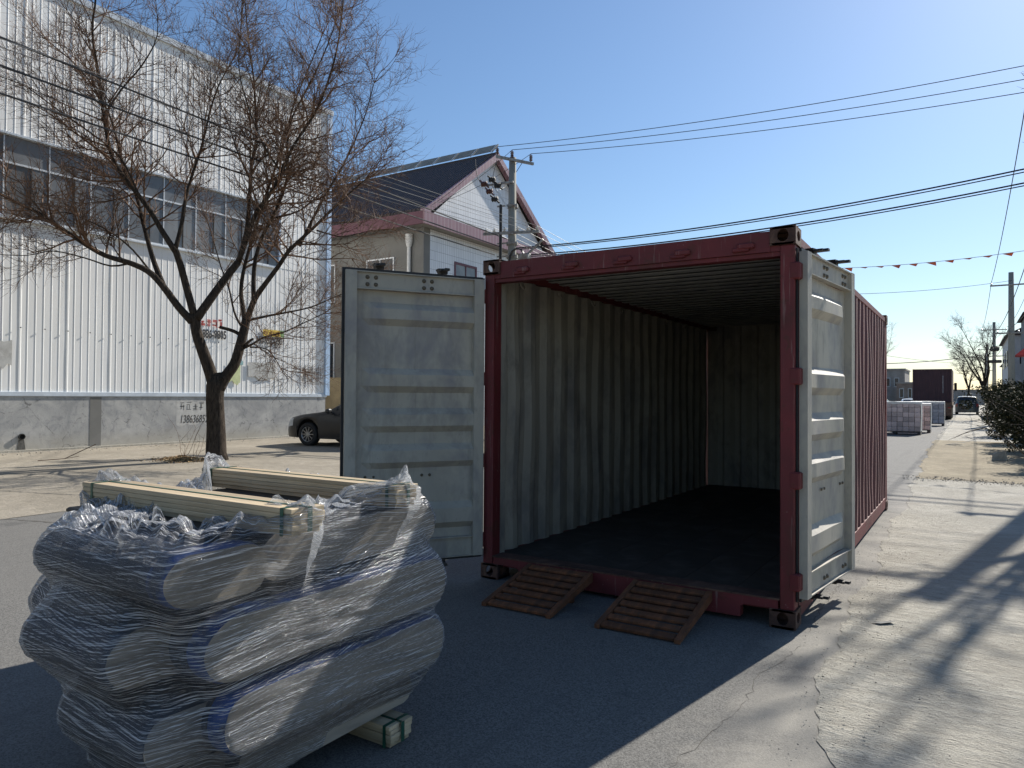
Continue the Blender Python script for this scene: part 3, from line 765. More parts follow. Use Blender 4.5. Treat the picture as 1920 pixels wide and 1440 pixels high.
# sill with two fork pockets
zt=.172
poly=[(hx0,.035),(hx0+.03,.035)]
sill=[(hx0-.05,zt),(hx0-.05,.118),(hx0+.16,.118),(hx0+.19,.10),(hx0+.19,.03),(hx1-.19,.03),(hx1-.19,.10),(hx1-.16,.118),(hx1+.05,.118),(hx1+.05,zt)]
mb=MB(); mb.prism(sill,CY0+.014,CY0+.09,'y'); obj('door_sill',mb,M['red'],ct)
mb=MB(); mb.box(hx0-.06,hx1+.06,CY0+.012,CY0+.17,zt+.001,zt+.012); obj('threshold_plate',mb,M['castrust'],ct)
# rails
for (xa,xb) in((CX0+.012,CX0+.075),(CX1-.075,CX1-.012)):
    mb=MB(); mb.bevbox(xa,xb,CY0+CW,CY0+CL-CW,CH-.10,CH-.035,.005); obj('top_rail',mb,M['red'],ct)
    mb=MB(); mb.prism([(xa,.035),(xb,.035),(xb,.165),(xa,.165)],CY0+CW,CY0+CL-CW,'y'); obj('bottom_rail',mb,M['red'],ct)
mb=MB(); mb.box(CX0+.16,CX1-.16,CY0+CL-.12,CY0+CL-.02,.03,.17); obj('rear_sill',mb,M['red'],ct)
mb=MB(); mb.box(CX0+.16,CX1-.16,CY0+CL-.12,CY0+CL-.02,CH-.12,CH-.03); obj('rear_header',mb,M['red'],ct)
# corrugated walls: outer + inner skin
def corr(n_len,pitch=.278,depth=.036):
    pr=[];a=0
    while a<n_len-1e-6:
        for (d,w) in((0,.072),(1,.068),(1,.070),(0,.068)):
            pass
        pr+=[(a,0),(a+.070,0),(a+.139,1),(a+.209,1)]
        a+=pitch
    pr=[p for p in pr if p[0]<=n_len]+[(n_len,0)]
    return pr
def dent(y,z,seed):
    return .010*math.sin(y*2.3+seed)*math.sin(z*2.9+seed*2)+.006*math.sin(y*6.1+z*3.7+seed)
def side_wall(xo,sx,name):
    pr=corr(CL-.20); y0=CY0+.125; z0,z1=.150,CH-.07; nz=14
    mb=MB(); n=len(pr); vs=[];fs=[]
    for skin in(0,1):
        for k in range(nz+1):
            z=z0+(z1-z0)*k/nz; ed=min(1,min(k,nz-k)/2)
            for (a,d) in pr:
                x=xo-sx*(.016+.036*(1-d))-sx*skin*.004+ed*dent(y0+a,z,3 if sx>0 else 8)*.8
                vs.append((x,y0+a+(ed*dent(z,y0+a,5)*.6),z))
    for skin in(0,1):
        o=skin*(nz+1)*n
        for k in range(nz):
            for i in range(n-1):
                q=(o+k*n+i,o+k*n+i+1,o+(k+1)*n+i+1,o+(k+1)*n+i)
                fs.append(q if skin==0 else q[::-1])
    mb.add(vs,fs); 
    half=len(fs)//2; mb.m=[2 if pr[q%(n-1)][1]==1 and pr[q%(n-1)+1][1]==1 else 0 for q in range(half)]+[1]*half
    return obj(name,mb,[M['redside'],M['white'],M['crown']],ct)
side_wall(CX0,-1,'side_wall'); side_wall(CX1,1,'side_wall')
pr=corr(CL-.20,.209,.02); n=len(pr); mb=MB(); vs=[];fs=[]
for skin in(0,1):
    for x in(CX0+.03,CX1-.03):
        for (a,d) in pr: vs.append((x,CY0+.12+a,CH-.036-.015*(1-d)-skin*.004))
for s_ in(0,1):
    o=s_*2*n
    for i in range(n-1): fs.append((o+i,o+n+i,o+n+i+1,o+i+1))
mb.add(vs,fs); h=len(fs)//2; mb.m=[0]*h+[1]*h
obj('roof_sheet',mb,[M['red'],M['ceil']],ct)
pr=corr(2.36,.25,.045); n=len(pr); mb=MB(); vs=[];fs=[]
for skin in(0,1):
    for z in(.10,CH-.05):
        for (a,d) in pr: vs.append((CX0+.04+a,CY0+CL-.125-.045*(1-d)-skin*.004,z))
for s_ in(0,1):
    o=s_*2*n
    for i in range(n-1): fs.append((o+i,o+n+i,o+n+i+1,o+i+1))
mb.add(vs,fs); h=len(fs)//2; mb.m=[0]*h+[1]*h
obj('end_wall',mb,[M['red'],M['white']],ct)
mb=MB(); mb.box(CX0+.078,CX1-.078,CY0+.10,CY0+CL-.05,.085,.138); obj('underframe',mb,M['red'],ct)
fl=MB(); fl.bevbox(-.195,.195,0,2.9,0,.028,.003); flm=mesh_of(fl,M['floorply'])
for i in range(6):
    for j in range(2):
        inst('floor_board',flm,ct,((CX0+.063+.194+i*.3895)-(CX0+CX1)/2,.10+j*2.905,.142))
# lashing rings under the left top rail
for k in range(8):
    mb=MB(); y=CY0+.45+k*.7
    mb.tube([(CX0+.075,y,CH-.13),(CX0+.085,y+.01,CH-.16),(CX0+.09,y+.04,CH-.175),(CX0+.085,y+.07,CH-.16),(CX0+.075,y+.08,CH-.13)],.007,6); obj('lashing_ring',mb,M['white'],ct)
# inner post lining (pale strip inside the door posts)
for (xa,xb) in((CX0+.055,CX0+.10),(CX1-.10,CX1-.055)):
    mb=MB(); mb.box(xa,xb,CY0+.131,CY0+.20,.17,CH-.17); obj('post_lining',mb,M['white'],ct)

# doors (built in local space: hinge at x=0, body towards +x*dirx, inside face +y)
DW,DZ0,DZ1=1.155,.19,2.43
RIBS=[(2.20,2.02),(1.69,1.50),(1.38,1.19),(1.10,.91),(.63,.42)]
def make_door(name,dx,rotz,pivot,label):
    mb=MB(); th0,th1=-.045,.022
    def bx(a,b,y0,y1,z0,z1,m): mb.box(min(dx*a,dx*b),max(dx*a,dx*b),y0,y1,z0,z1,m)
    st=.085
    for (a,b) in((.03,.03+st),(DW-st,DW)):
        bx(a,b,th0,-.031,DZ0,DZ1,1); bx(a+.0005,b-.0005,-.031,th1,DZ0,DZ1,0)
    for (z0,z1) in((DZ0,DZ0+.16),(DZ1-.14,DZ1)):
        bx(.03+st,DW-st,th0,-.030,z0,z1,1); bx(.03+st,DW-st,-.030,-.006,z0,z1,0)
    # flanges of the channel-shaped rails
    for z in(DZ0+.001,DZ0+.152): bx(.03+st+.001,DW-st-.001,-.006,th1-.004,z,z+.008,0)
    for z in(DZ1-.009,DZ1-.139): bx(.03+st+.001,DW-st-.001,-.006,th1-.004,z,z+.008,0)
    d=bpy.data.objects.new(name,mesh_of(mb,[M['doorwhite'],M['red']])); col.objects.link(d)
    d.parent=ct; d.location=(pivot[0]-(CX0+CX1)/2,pivot[1]-CY0,0); d.rotation_euler=(0,0,rotz)
    d['label']=label
    def part(n,m,mat,smooth=False):
        o=bpy.data.objects.new(n,mesh_of(m,mat,smooth)); col.objects.link(o); o.parent=d; return o
    # ribbed panel
    xs=[.03+st-.004,.03+st+.05,.03+st+.12,.60,DW-st-.20,DW-st-.12,DW-st-.05,DW-st+.004]
    wt=[1,1,1,1,1,.55,.0,.0]
    zl=[]
    zl.append((DZ0+.15,0))
    for (t,b) in sorted(RIBS,key=lambda q:q[0]): zl+=[(b-.012,0),(b,0.0),(b+.05,1),(t-.05,1),(t,0.),(t+.012,0)]
    zl.append((DZ1-.13,0)); zl=sorted(zl)
    r=random.Random(len(name)+int(dx)); pm=MB(); vs=[];fs=[]; NX=18
    def wx(x): return float(np.interp(x,xs,wt))
    for skin in(0,1):
        for (z,q) in zl:
            for i in range(NX+1):
                x=xs[0]+(xs[-1]-xs[0])*i/NX
                bow=.006*math.sin(x*5+z*3+dx)+.005*math.sin(z*7+x*2)
                e=min(1,min(i,NX-i)/3)
                vs.append((dx*x,-.030+.048*q*wx(x)+bow*e-skin*.003,z))
    nz=len(zl); o=0
    for skin in(0,1):
        o=skin*nz*(NX+1)
        for k in range(nz-1):
            for i in range(NX): fs.append((o+k*(NX+1)+i,o+k*(NX+1)+i+1,o+(k+1)*(NX+1)+i+1,o+(k+1)*(NX+1)+i))
    pm.add(vs,fs); hh=len(fs)//2; pm.m=[0]*hh+[1]*hh
    part('ribbed_panel',pm,[M['doorwhite'],M['red']])
    g=MB()
    def gx(a,b,y0,y1,z0,z1): g.box(min(dx*a,dx*b),max(dx*a,dx*b),y0,y1,z0,z1)
    gx(.006,.029,-.044,-.034,DZ0-.02,DZ1+.02); gx(DW+.001,DW+.022,-.024,-.014,DZ0-.02,DZ1+.02)
    gx(.03,DW,-.03,-.016,DZ1+.001,DZ1+.022); gx(.03,DW,-.03,-.016,DZ0-.022,DZ0-.001)
    part('gasket',g,M['gasket'])
    g=MB(); gx(.012,.029,-.058,-.050,DZ0-.01,DZ1+.01); part('gasket_strip',g,M['zinc'])
    # bolts on the rails
    bm=MB(); bm.lathe([(.0,.012),(.010,.012),(.013,.006),(.017,.0)],10,0,'y'); bme=mesh_of(bm,M['bolt'],True)
    for zc in(DZ1-.045,DZ1-.10,DZ0+.055):
        for xc in(.17,.235,.62,.685):
            xx=xc if dx>0 else xc
            b=bpy.data.objects.new('bolt',bme); col.objects.link(b); b.parent=d; b.location=(dx*(DW-xx),-.006,zc)
    for xc in(.17,.235,.62,.685):
        b=bpy.data.objects.new('bolt',bme); col.objects.link(b); b.parent=d; b.location=(dx*(DW-xx if False else DW-xc),-.024,1.05+.11*0-.20); b.scale=(.7,.7,.7)
    # locking bars outside with cams at both ends
    for xc in(.36,.88):
        lb=MB(); lb.tube([(dx*xc,-.085,DZ0-.06),(dx*xc,-.085,DZ1+.06)],.017,10)
        for z in(DZ0+.25,1.2,DZ1-.25): lb.box(dx*xc-.05,dx*xc+.05,-.105,-.046,z-.04,z+.04)
        for z,s_ in((DZ0-.05,-1),(DZ1+.05,1)):
            lb.prism([(dx*xc-.03,z-.02),(dx*xc+.03,z-.02),(dx*xc+.05,z+.02),(dx*xc-.03,z+.025)],-.10,-.03,'y')
            lb.prism([(dx*xc-.02,z-.005),(dx*xc+.03,z-.005),(dx*xc+.02,z+.012),(dx*xc-.015,z+.012)],-.03,.06,'y')
            lb.prism([(dx*xc+.015,z-.004),(dx*xc+.05,z-.004),(dx*xc+.045,z+.010),(dx*xc+.02,z+.012)],-.03,.03,'y')
        part('lock_bar',lb,M['darksteel'])
    hm=MB(); hm.bevbox(-.035,.035,-.055,.012,-.055,.055,.008); hme=mesh_of(hm,M['red'])
    for z in(.30,.95,1.62,2.30):
        b=bpy.data.objects.new('hinge',hme); col.objects.link(b); b.parent=d; b.location=(dx*.0,-.02,z)
    return d
make_door('door',1,R(-123.5),(CX0+.030,CY0+.014),'grey white left door of the container opened toward the camera')
make_door('door',-1,R(263),(CX1+.035,CY0+.035),'grey white right door of the container folded back along its side')

# loading ramps
def ramp(x0,x1,label):
    t=thing('loading_ramp',label,'ramp',((x0+x1)/2,4.5,0),'slatted ramps at the container sill')
    ya,yb,za,zb=4.22,4.84,.015,.165
    L=math.hypot(yb-ya,zb-za); an=math.atan2(zb-za,yb-ya)
    for x in(x0+.02,x1-.02):
        mb=MB(); mb.prism([(ya-.02,0),(yb,0.11),(yb,zb+.01),(ya-.02,.025)],x-.018,x+.018,'x'); obj('side_rail',mb,M['rust'],t)
    mb=MB(); mb.box(x0+.05,x1-.05,4.60,4.64,.0,.085); obj('prop',mb,M['rust'],t)
    sm=MB(); sm.bevbox(-(x1-x0)/2+.04,(x1-x0)/2-.04,-.028,.028,-.012,.012,.004); sme=mesh_of(sm,M['rust'])
    for k in range(7):
        f=(k+.25)/6.6; inst('slat',sme,t,(rnd.uniform(-.004,.004),ya+(yb-ya)*f-4.5,za+(zb-za)*f+.0),(an+R(rnd.uniform(-3,3)),0,R(rnd.uniform(-.6,.6))))
    return t
ramp(-2.92,-2.36,'rusty brown slatted ramp on the road, the one nearer the left container door')
ramp(-2.04,-1.47,'rusty brown slatted ramp on the road, the one nearer the right container door')

# ------------------------------------------------------------------ film-wrapped load in the foreground
ld=thing('wrapped_load','stack of flat bundles wrapped in clear stretch film with pale timber on top','wrapped load',(-2.65,1.98,0))
rolls=[ # x0,x1,yc,half_y,zc,r,blue rim
 (-2.84,-2.04,1.46,.195,.900,.088,1),(-3.12,-2.12,2.17,.50,.895,.095,0),
 (-2.76,-2.22,1.37,.175,.640,.098,0),(-3.16,-2.03,2.02,.62,.650,.112,1),
 (-2.66,-2.14,1.43,.165,.375,.092,0),(-3.08,-2.03,2.05,.58,.390,.108,1),
 (-2.68,-2.18,1.52,.14,.195,.070,0),(-3.08,-2.12,2.05,.46,.195,.075,0)]
def roll(x0,x1,yc,hy,zc,r,rim):
    seg=10; ring=[]
    for i in range(seg+1): a=-math.pi/2+math.pi*i/seg; ring.append((yc+hy-r+r*math.cos(a),zc+r*math.sin(a)))
    for i in range(seg+1): a=math.pi/2+math.pi*i/seg; ring.append((yc-hy+r+r*math.cos(a),zc+r*math.sin(a)))
    n=len(ring); mb=MB(); vs=[]
    st=[(x0,.85),(x0+.03,1),(x1-.085,1),(x1-.025,1.0),(x1,.93)]
    cy,cz=yc,zc
    for (x,k) in st:
        for (y,z) in ring:
            dy=math.copysign(min(abs(y-cy),r),y-cy); 
            vs.append((x+.006*math.sin(y*30+z*20),y-dy*(1-k)*.6,cz+(z-cz)*k+.004*math.sin(x*9+y*7)))
    fs=[];ms=[]
    for q in range(4):
        for i in range(n): fs.append((q*n+i,q*n+(i+1)%n,(q+1)*n+(i+1)%n,(q+1)*n+i)); ms.append(1 if (q>=2 and rim) else 0)
    fs.append(tuple(range(n-1,-1,-1))); ms.append(2); fs.append(tuple(4*n+i for i in range(n))); ms.append(2)
    o=len(mb.v); mb.add(vs,fs); mb.m=ms
    return obj('bundle',mb,[M['navy'],M['blue'],M['card']],ld,auto=50)
for q in rolls: roll(*q)
mb=MB(); mb.bevbox(-3.1,-2.12,1.5,2.6,.996,1.017,.006); obj('top_sheet',mb,M['black'],ld)
bd=MB(); bd.bevbox(-.645,.645,-.033,.033,-.0085,.0085,.0015); bdm=mesh_of(bd,M['wood'])
BEAMS=[(-2.50,1.66,1.018),(-2.625,2.30,1.018),(-2.50,2.36,.0),(-2.52,1.66,.0)]
for (bx_,by_,bz_) in BEAMS:
    hl=.645 if bz_>.5 else .45; kx=hl/.645
    root=MB(); root.bevbox(bx_-hl+.01,bx_+hl-.01,by_-.06,by_+.06,bz_+.0,bz_+.017,.001); bm_=obj('timber_beam',root,M['wood'],ld)
    for c_ in(-1,1):
        for k in range(1,5):
            inst('board',bdm,bm_,(bx_-(-2.65)+rnd.uniform(-.006,.006),by_-1.98+c_*.036+rnd.uniform(-.002,.002),bz_+.0095+k*.0178),(0,0,R(rnd.uniform(-.25,.25))),(kx,1,1))
    for xs_ in(-.57*kx,.60*kx):
        mb=MB(); mb.box(bx_+xs_-.008,bx_+xs_+.008,by_-.072,by_+.072,bz_+.090,bz_+.0915); mb.box(bx_+xs_-.008,bx_+xs_+.008,by_-.0735,by_-.072,bz_,bz_+.090); mb.box(bx_+xs_-.008,bx_+xs_+.008,by_+.072,by_+.0735,bz_,bz_+.090); obj('strap',mb,M['strap'],bm_)
    mb=MB(); mb.box(bx_+hl+.008,bx_+hl+.0092,by_-.010,by_+.010,bz_+.01,bz_+.094); mb.box(bx_-hl,bx_+hl,by_-.006,by_+.006,bz_+.0905,bz_+.0915); obj('strap',mb,M['strap'],bm_)
# film: support surface around the contents in polar form, tensioned over them
def build_film():
    rs=np.random.RandomState(4)
    cx,cy=-2.65,1.98; NT_,NZ=420,110
    th=np.linspace(-math.pi,math.pi,NT_,endpoint=False)+.8*0
    dx,dy=np.cos(th),np.sin(th)
    zs=np.linspace(.10,1.135,NZ)
    Cc=np.zeros((NZ,NT_))
    items=[(x0,x1,yc,hy,zc,r) for (x0,x1,yc,hy,zc,r,_) in rolls]
    for iz,z in enumerate(zs):
        rects=[]
        for (x0,x1,yc,hy,zc,r) in items:
            if abs(z-zc)<r:
                h=hy-r+math.sqrt(r*r-(z-zc)**2); rects.append((x0,x1,yc-h,yc+h))
        if z>1.0:
            for (bx_,by_,bz_) in BEAMS[:2]: rects.append((bx_-.65,bx_+.655,by_-.075,by_+.075))
        for (x0,x1,y0,y1) in rects:
            with np.errstate(divide='ignore',invalid='ignore'):
                tx0=(x0-cx)/dx; tx1=(x1-cx)/dx; ty0=(y0-cy)/dy; ty1=(y1-cy)/dy
            tmin=np.maximum(np.minimum(tx0,tx1),np.minimum(ty0,ty1)); tmax=np.minimum(np.maximum(tx0,tx1),np.maximum(ty0,ty1))
            ok=(tmax>=tmin)&(tmax>0); Cc[iz]=np.where(ok,np.maximum(Cc[iz],tmax),Cc[iz])
    # vertical tension
    D=Cc.copy(); dz=zs[1]-zs[0]
    for s in range(1,45):
        pen=.85*s*dz
        up=np.zeros_like(Cc); up[:-s]=Cc[s:]; dn=np.zeros_like(Cc); dn[s:]=Cc[:-s]
        D=np.maximum(D,np.maximum(up,dn)-pen)
    # horizontal hull with slack
    Rr=np.zeros_like(D)
    for iz in range(NZ):
        P=np.stack([D[iz]*dx,D[iz]*dy],1)
        idx=sorted(range(NT_),key=lambda i:(P[i,0],P[i,1]))
        def half(ix):
            h=[]
            for i in ix:
                while len(h)>=2 and np.cross(P[h[-1]]-P[h[-2]],P[i]-P[h[-2]])<=0: h.pop()
                h.append(i)
            return h
        H=half(idx)[:-1]+half(idx[::-1])[:-1]
        H=sorted(H,key=lambda i:th[i])
        hp=P[H]; out=np.zeros(NT_)
        for a in range(len(H)):
            p=hp[a];q=hp[(a+1)%len(H)]; i0=H[a]; i1=H[(a+1)%len(H)]
            if i1<=i0: i1+=NT_
            for i in range(i0,i1+1):
                j=i%NT_; e=q-p; den=dx[j]*e[1]-dy[j]*e[0]
                out[j]=(p[0]*e[1]-p[1]*e[0])/den if abs(den)>1e-9 else D[iz,j]
        Rr[iz]=np.maximum(D[iz],out*.5+D[iz]*.5)
    def sm(A,k,ax,wrap):
        for _ in range(k):
            if wrap: A=(np.roll(A,1,ax)+2*A+np.roll(A,-1,ax))/4
            else:
                B=A.copy(); B[1:-1]=(A[:-2]+2*A[1:-1]+A[2:])/4; A=B
        return A
    Rr=sm(sm(Rr,2,0,False),2,1,True)+.010
    # fine tension folds
    noi=sm(rs.randn(NZ,NT_),60,1,True); noi=noi/noi.std()
    noi2=sm(sm(rs.randn(NZ,NT_),6,0,False),40,1,True); noi2/=noi2.std()
    Rr+=.0018*noi+.0016*noi2
    # upper rim height: high at the timber ends, sagging between
    tips=[math.atan2(by_-cy,(bx_+s*.65)-cx) for (bx_,by_,_) in BEAMS[:2] for s in(-1,1)]
    rim=np.zeros(NT_)
    for t in tips:
        d=np.abs((th-t+math.pi)%(2*math.pi)-math.pi); rim=np.maximum(rim,np.exp(-(d/.17)**1.3))
    low=np.where((th<-.35)&(th>-2.6),.992,1.04)
    low=sm(low[None],30,1,True)[0]
    ztop=low+(1.112-low)*rim
    V=[];UV=[];Fc=[]
    arc=np.cumsum(np.concatenate([[0],np.full(NT_,2*math.pi*.85/NT_)]))
    zb=.105+.02*np.sin(th*3+1)+np.where((th>.0)&(th<1.2),.05,0)
    NR=96; NC=16
    crump=sm(sm(rs.randn(NC+1,NT_),1,0,False),1,1,True); crump/=crump.std()
    crump2=sm(sm(rs.randn(NC+1,NT_),3,0,False),4,1,True); crump2/=crump2.std()
    for k in range(NR+NC+1):
        for j in range(NT_+1):
            jj=j%NT_
            if k<=NR:
                z=zb[jj]+(ztop[jj]-zb[jj])*k/NR
                f=(z-zs[0])/dz; i0=min(max(int(f),0),NZ-2); fr=min(max(f-i0,0),1)
                r_=Rr[i0,jj]*(1-fr)+Rr[i0+1,jj]*fr; vz=z
            else:
                c=k-NR; z=ztop[jj]; f=(z-zs[0])/dz; i0=min(max(int(f),0),NZ-2); r_=Rr[i0,jj]
                side=1.0 if (th[jj]<-.35 and th[jj]>-2.6) else .8
                wdt=(.27*side+.05*math.sin(th[jj]*7)+.04*math.sin(th[jj]*13+1))*(1-.6*rim[jj])
                cc=c/NC
                r_=r_-wdt*cc; corner=math.exp(-((th[jj]-.62)/.22)**2)
                vz=z+(.03*math.sin(cc*3.1)+corner*.02*math.sin(cc*3.1))+ (crump[c,jj]*.008+crump2[c,jj]*.014)*(min(1,c/3))*(1+.2*corner) - .05*cc*(1-rim[jj])+(.085*cc if side==1.0 else 0)*(1-rim[jj])
                spike=math.exp(-((th[jj]-2.75)/.10)**2); vz+=.05*spike*math.sin(cc*3.1)
                r_+=crump2[c,jj]*.006
            V.append((cx+r_*dx[jj],cy+r_*dy[jj],vz)); UV.append((arc[j],vz if k<=NR else ztop[jj]+(k-NR)*.015))
    W=NT_+1
    for k in range(NR+NC):
        for j in range(NT_): Fc.append((k*W+j,k*W+j+1,(k+1)*W+j+1,(k+1)*W+j))
    mb=MB(); mb.add(V,Fc)
    o=obj('stretch_film',mb,M['film'],ld)
    me=o.data; ul=me.uv_layers.new(name='UVMap'); li=np.zeros(len(me.loops),dtype=np.int32); me.loops.foreach_get('vertex_index',li)
    ul.data.foreach_set('uv',np.array(UV)[li].ravel())
    me.polygons.foreach_set('use_smooth',[True]*(NR*NT_)+[False]*(NC*NT_))
    return o
build_film()

# ------------------------------------------------------------------ trees
class Tree:
    def __init__(s,seed): s.r=random.Random(seed); s.trunk=MB(); s.crown=MB()
    def limb(s,pts,r0,r1,k=8):
        P=[Vector(p) for p in pts]
        # Catmull-Rom refine
        Q=[]
        for i in range(len(P)-1):
            a=P[max(i-1,0)];b=P[i];c=P[i+1];d=P[min(i+2,len(P)-1)]
            n=3
            for t in range(n):
                t/=n; Q.append(.5*((2*b)+(-a+c)*t+(2*a-5*b+4*c-d)*t*t+(-a+3*b-3*c+d)*t**3))
        Q.append(P[-1]); n=len(Q)
        s.trunk.tube(Q,[r0+(r1-r0)*(i/(n-1))**.8 for i in range(n)],k)
        return Q,r0,r1
    def rand_dir(s,d,ang):
        a=Vector((s.r.gauss(0,1),s.r.gauss(0,1),s.r.gauss(0,1))); a-=d*a.dot(d); a.normalize()
        return (d*math.cos(ang)+a*math.sin(ang)).normalized()
    def grow(s,p,d,L,r,level,maxl,up=.25,dens=1.0):
        n=4 if level<maxl else 3
        pts=[p.copy()]; dd=d.copy(); q=p.copy()
        for i in range(n):
            dd=(dd+Vector((s.r.gauss(0,.16),s.r.gauss(0,.16),s.r.gauss(0,.13)+up*.22))).normalized()
            q=q+dd*L/n; pts.append(q.copy())
        s.crown.tube(pts,[r*(1-.72*i/n) for i in range(n+1)],4 if level==1 else 3,cap=False)
        if level>=maxl: return
        nc=int(s.r.uniform(5,8.5)*dens) if level==1 else int(s.r.uniform(3.5,7)*dens)
        for c in range(nc):
            f=s.r.uniform(.18,1.0); i=min(int(f*n),n-1); pp=pts[i].lerp(pts[i+1],f*n-i)
            dr=(pts[i+1]-pts[i]).normalized()
            s.grow(pp,s.rand_dir(dr,R(s.r.uniform(25,62))),L*s.r.uniform(.36,.70),max(r*.5,.0037),level+1,maxl,up,dens)
    def sprout(s,Q,r0,r1,start=.3,spacing=.22,L=1.4,maxl=3,up=.25,dens=1.0):
        tot=0; acc=0; n=len(Q)
        for i in range(n-1):
            seg=(Q[i+1]-Q[i]); f=i/(n-1)
            acc+=seg.length
            if f<start: acc=0; continue
            while acc>spacing:
                acc-=spacing
                d=seg.normalized(); rr=r0+(r1-r0)*f
                k=s.r.uniform(.55,1.15)*(1.15-.45*f)
                s.grow(Q[i].lerp(Q[i+1],s.r.random()),s.rand_dir(d,R(s.r.uniform(32,74))),L*k,min(rr*.6,.030)*s.r.uniform(.7,1),1,maxl,up,dens)
        d=(Q[-1]-Q[-2]).normalized()
        for c in range(4): s.grow(Q[-1],s.rand_dir(d,R(s.r.uniform(4,30))),L*.72,max(r1,.01),1,maxl,up,dens)
def px_tree():
    """main street tree: limbs laid out in metres: u = along the street-parallel picture direction, h = height, w = towards the wall"""
    base=Vector((-14.31,10.11,0)); ax=Vector((math.cos(YAW),math.sin(YAW),0)); ay=Vector((-math.sin(YAW),math.cos(YAW),0))
    S=.01202
    def C(l,w0=0,w1=0):
        n=len(l); return [base+ax*((x-405)*S)+ay*(w0+(w1-w0)*i/max(1,n-1))+Vector((0,0,(862-y)*S)) for i,(x,y) in enumerate(l)]
    T=Tree(21)
    T.trunk.tube(C([(406,866),(405,850),(404,800),(401,750),(402,725),(405,705)]),[.27,.225,.20,.19,.20,.18],14)
    L=[ # pts, w0,w1, r0,r1, start
     ([(402,730),(393,695),(382,660),(372,625),(370,592)],0,-.25,.165,.125,2),
     ([(408,730),(420,705),(434,682),(441,652),(447,622),(450,598)],0,.25,.148,.112,2),
     ([(366,606),(345,580),(318,540),(298,518),(270,505),(232,494),(200,475),(165,450),(130,425),(70,395),(20,345),(-25,320)],-.25,-1.6,.10,.022,.35),
     ([(322,548),(306,520),(290,490),(275,455),(258,410),(240,360),(215,320),(198,280),(180,225),(150,165),(95,95),(30,40)],-.45,.9,.075,.016,.3),
     ([(371,600),(358,545),(348,500),(342,476)],-.25,-.5,.095,.08,2),
     ([(343,480),(325,450),(300,405),(268,362),(242,320),(230,250),(222,170),(215,100),(225,40),(218,-40)],-.5,-1.3,.075,.015,.25),
     ([(342,478),(348,430),(349,385),(354,340),(370,270),(380,200),(392,145),(412,95)],-.5,.4,.06,.014,.25),
     ([(374,600),(400,555),(420,520),(438,490)],-.25,.1,.11,.09,2),
     ([(437,495),(450,430),(452,360),(452,300),(458,240),(452,180),(445,120),(432,50),(420,-40)],.1,.9,.065,.015,.25),
     ([(438,490),(460,440),(478,400),(503,372),(530,330),(552,288),(598,222),(625,160),(642,100),(652,25)],.1,-.9,.07,.015,.22),
     ([(449,610),(440,575),(432,545),(431,505),(440,450),(462,360),(480,290),(498,215),(512,145),(535,75),(562,-5)],.25,1.5,.07,.014,.3),
     ([(450,604),(468,562),(490,535),(520,500),(545,470),(590,432),(622,405),(655,378),(690,352)],.25,-.7,.085,.015,.3),
     ([(466,566),(463,525),(464,485),(474,440),(492,400),(510,352),(519,308),(516,252),(522,200),(545,148),(578,75),(602,5)],.2,.8,.065,.014,.28),
     ([(556,460),(580,402),(602,352),(628,300),(650,245),(668,190),(682,125)],0,.7,.045,.012,.2),
     ([(447,652),(470,646),(500,634),(545,625),(582,612),(625,596)],.2,-1.0,.035,.010,.2),
     ([(456,598),(490,588),(522,580),(565,568),(612,545),(652,528)],.25,.9,.04,.010,.2),
     ([(462,650),(498,654),(522,668),(545,692)],.15,-.8,.022,.008,.2),
     ([(452,622),(436,606),(420,580),(405,530),(386,490),(368,440),(350,395)],.25,.9,.038,.010,.35),
     ([(450,632),(430,620),(406,613)],.25,.05,.055,.045,2),
     ([(448,650),(462,640),(474,636)],.2,-.1,.045,.03,2),
     ([(300,520),(270,480),(235,450),(195,430),(160,418),(110,430)],-.5,-1.0,.03,.009,.2),
     ([(270,505),(240,512),(200,500),(150,490),(110,500),(60,500)],-.7,-1.3,.028,.008,.35),
     ([(298,400),(270,330),(240,300),(170,250),(120,215),(60,200)],-.9,-1.8,.03,.009,.2),
     ([(232,260),(260,200),(290,150),(310,90),(300,20)],-1.1,-.5,.03,.009,.2),
     ([(452,330),(420,270),(395,210),(370,160),(355,90)],.4,1.2,.028,.009,.2),
     ([(492,400),(540,380),(590,330),(625,322),(660,300)],.4,1.3,.028,.009,.2),
     ([(530,330),(500,280),(480,220),(470,160),(480,80)],-.4,-1.2,.028,.009,.2),
     ([(590,432),(630,440),(655,432),(680,420)],-.1,.5,.022,.008,.2),
    ]
    for (l,w0,w1,r0_,r1_,st) in L:
        r0_*=.9; r1_*=.85; Q,a,b=T.limb(C(l,w0,w1),r0_,r1_,8 if r0_>.05 else 6)
        if st<1: T.sprout(Q,a,b,st,.125 if r0_>.05 else .13,1.55 if r0_>.04 else 1.2,3,.34,1.15)
    # burr and root flare
    T.trunk.tube(C([(405,700),(408,715)]),[.12,.17],10)
    root=thing('street_tree','bare leafless tree with forked dark trunk in front of the white warehouse','tree',base)
    obj('trunk',T.trunk,M['bark'],root,smooth=True); obj('crown',T.crown,M['twig'],root)
    return root
px_tree()
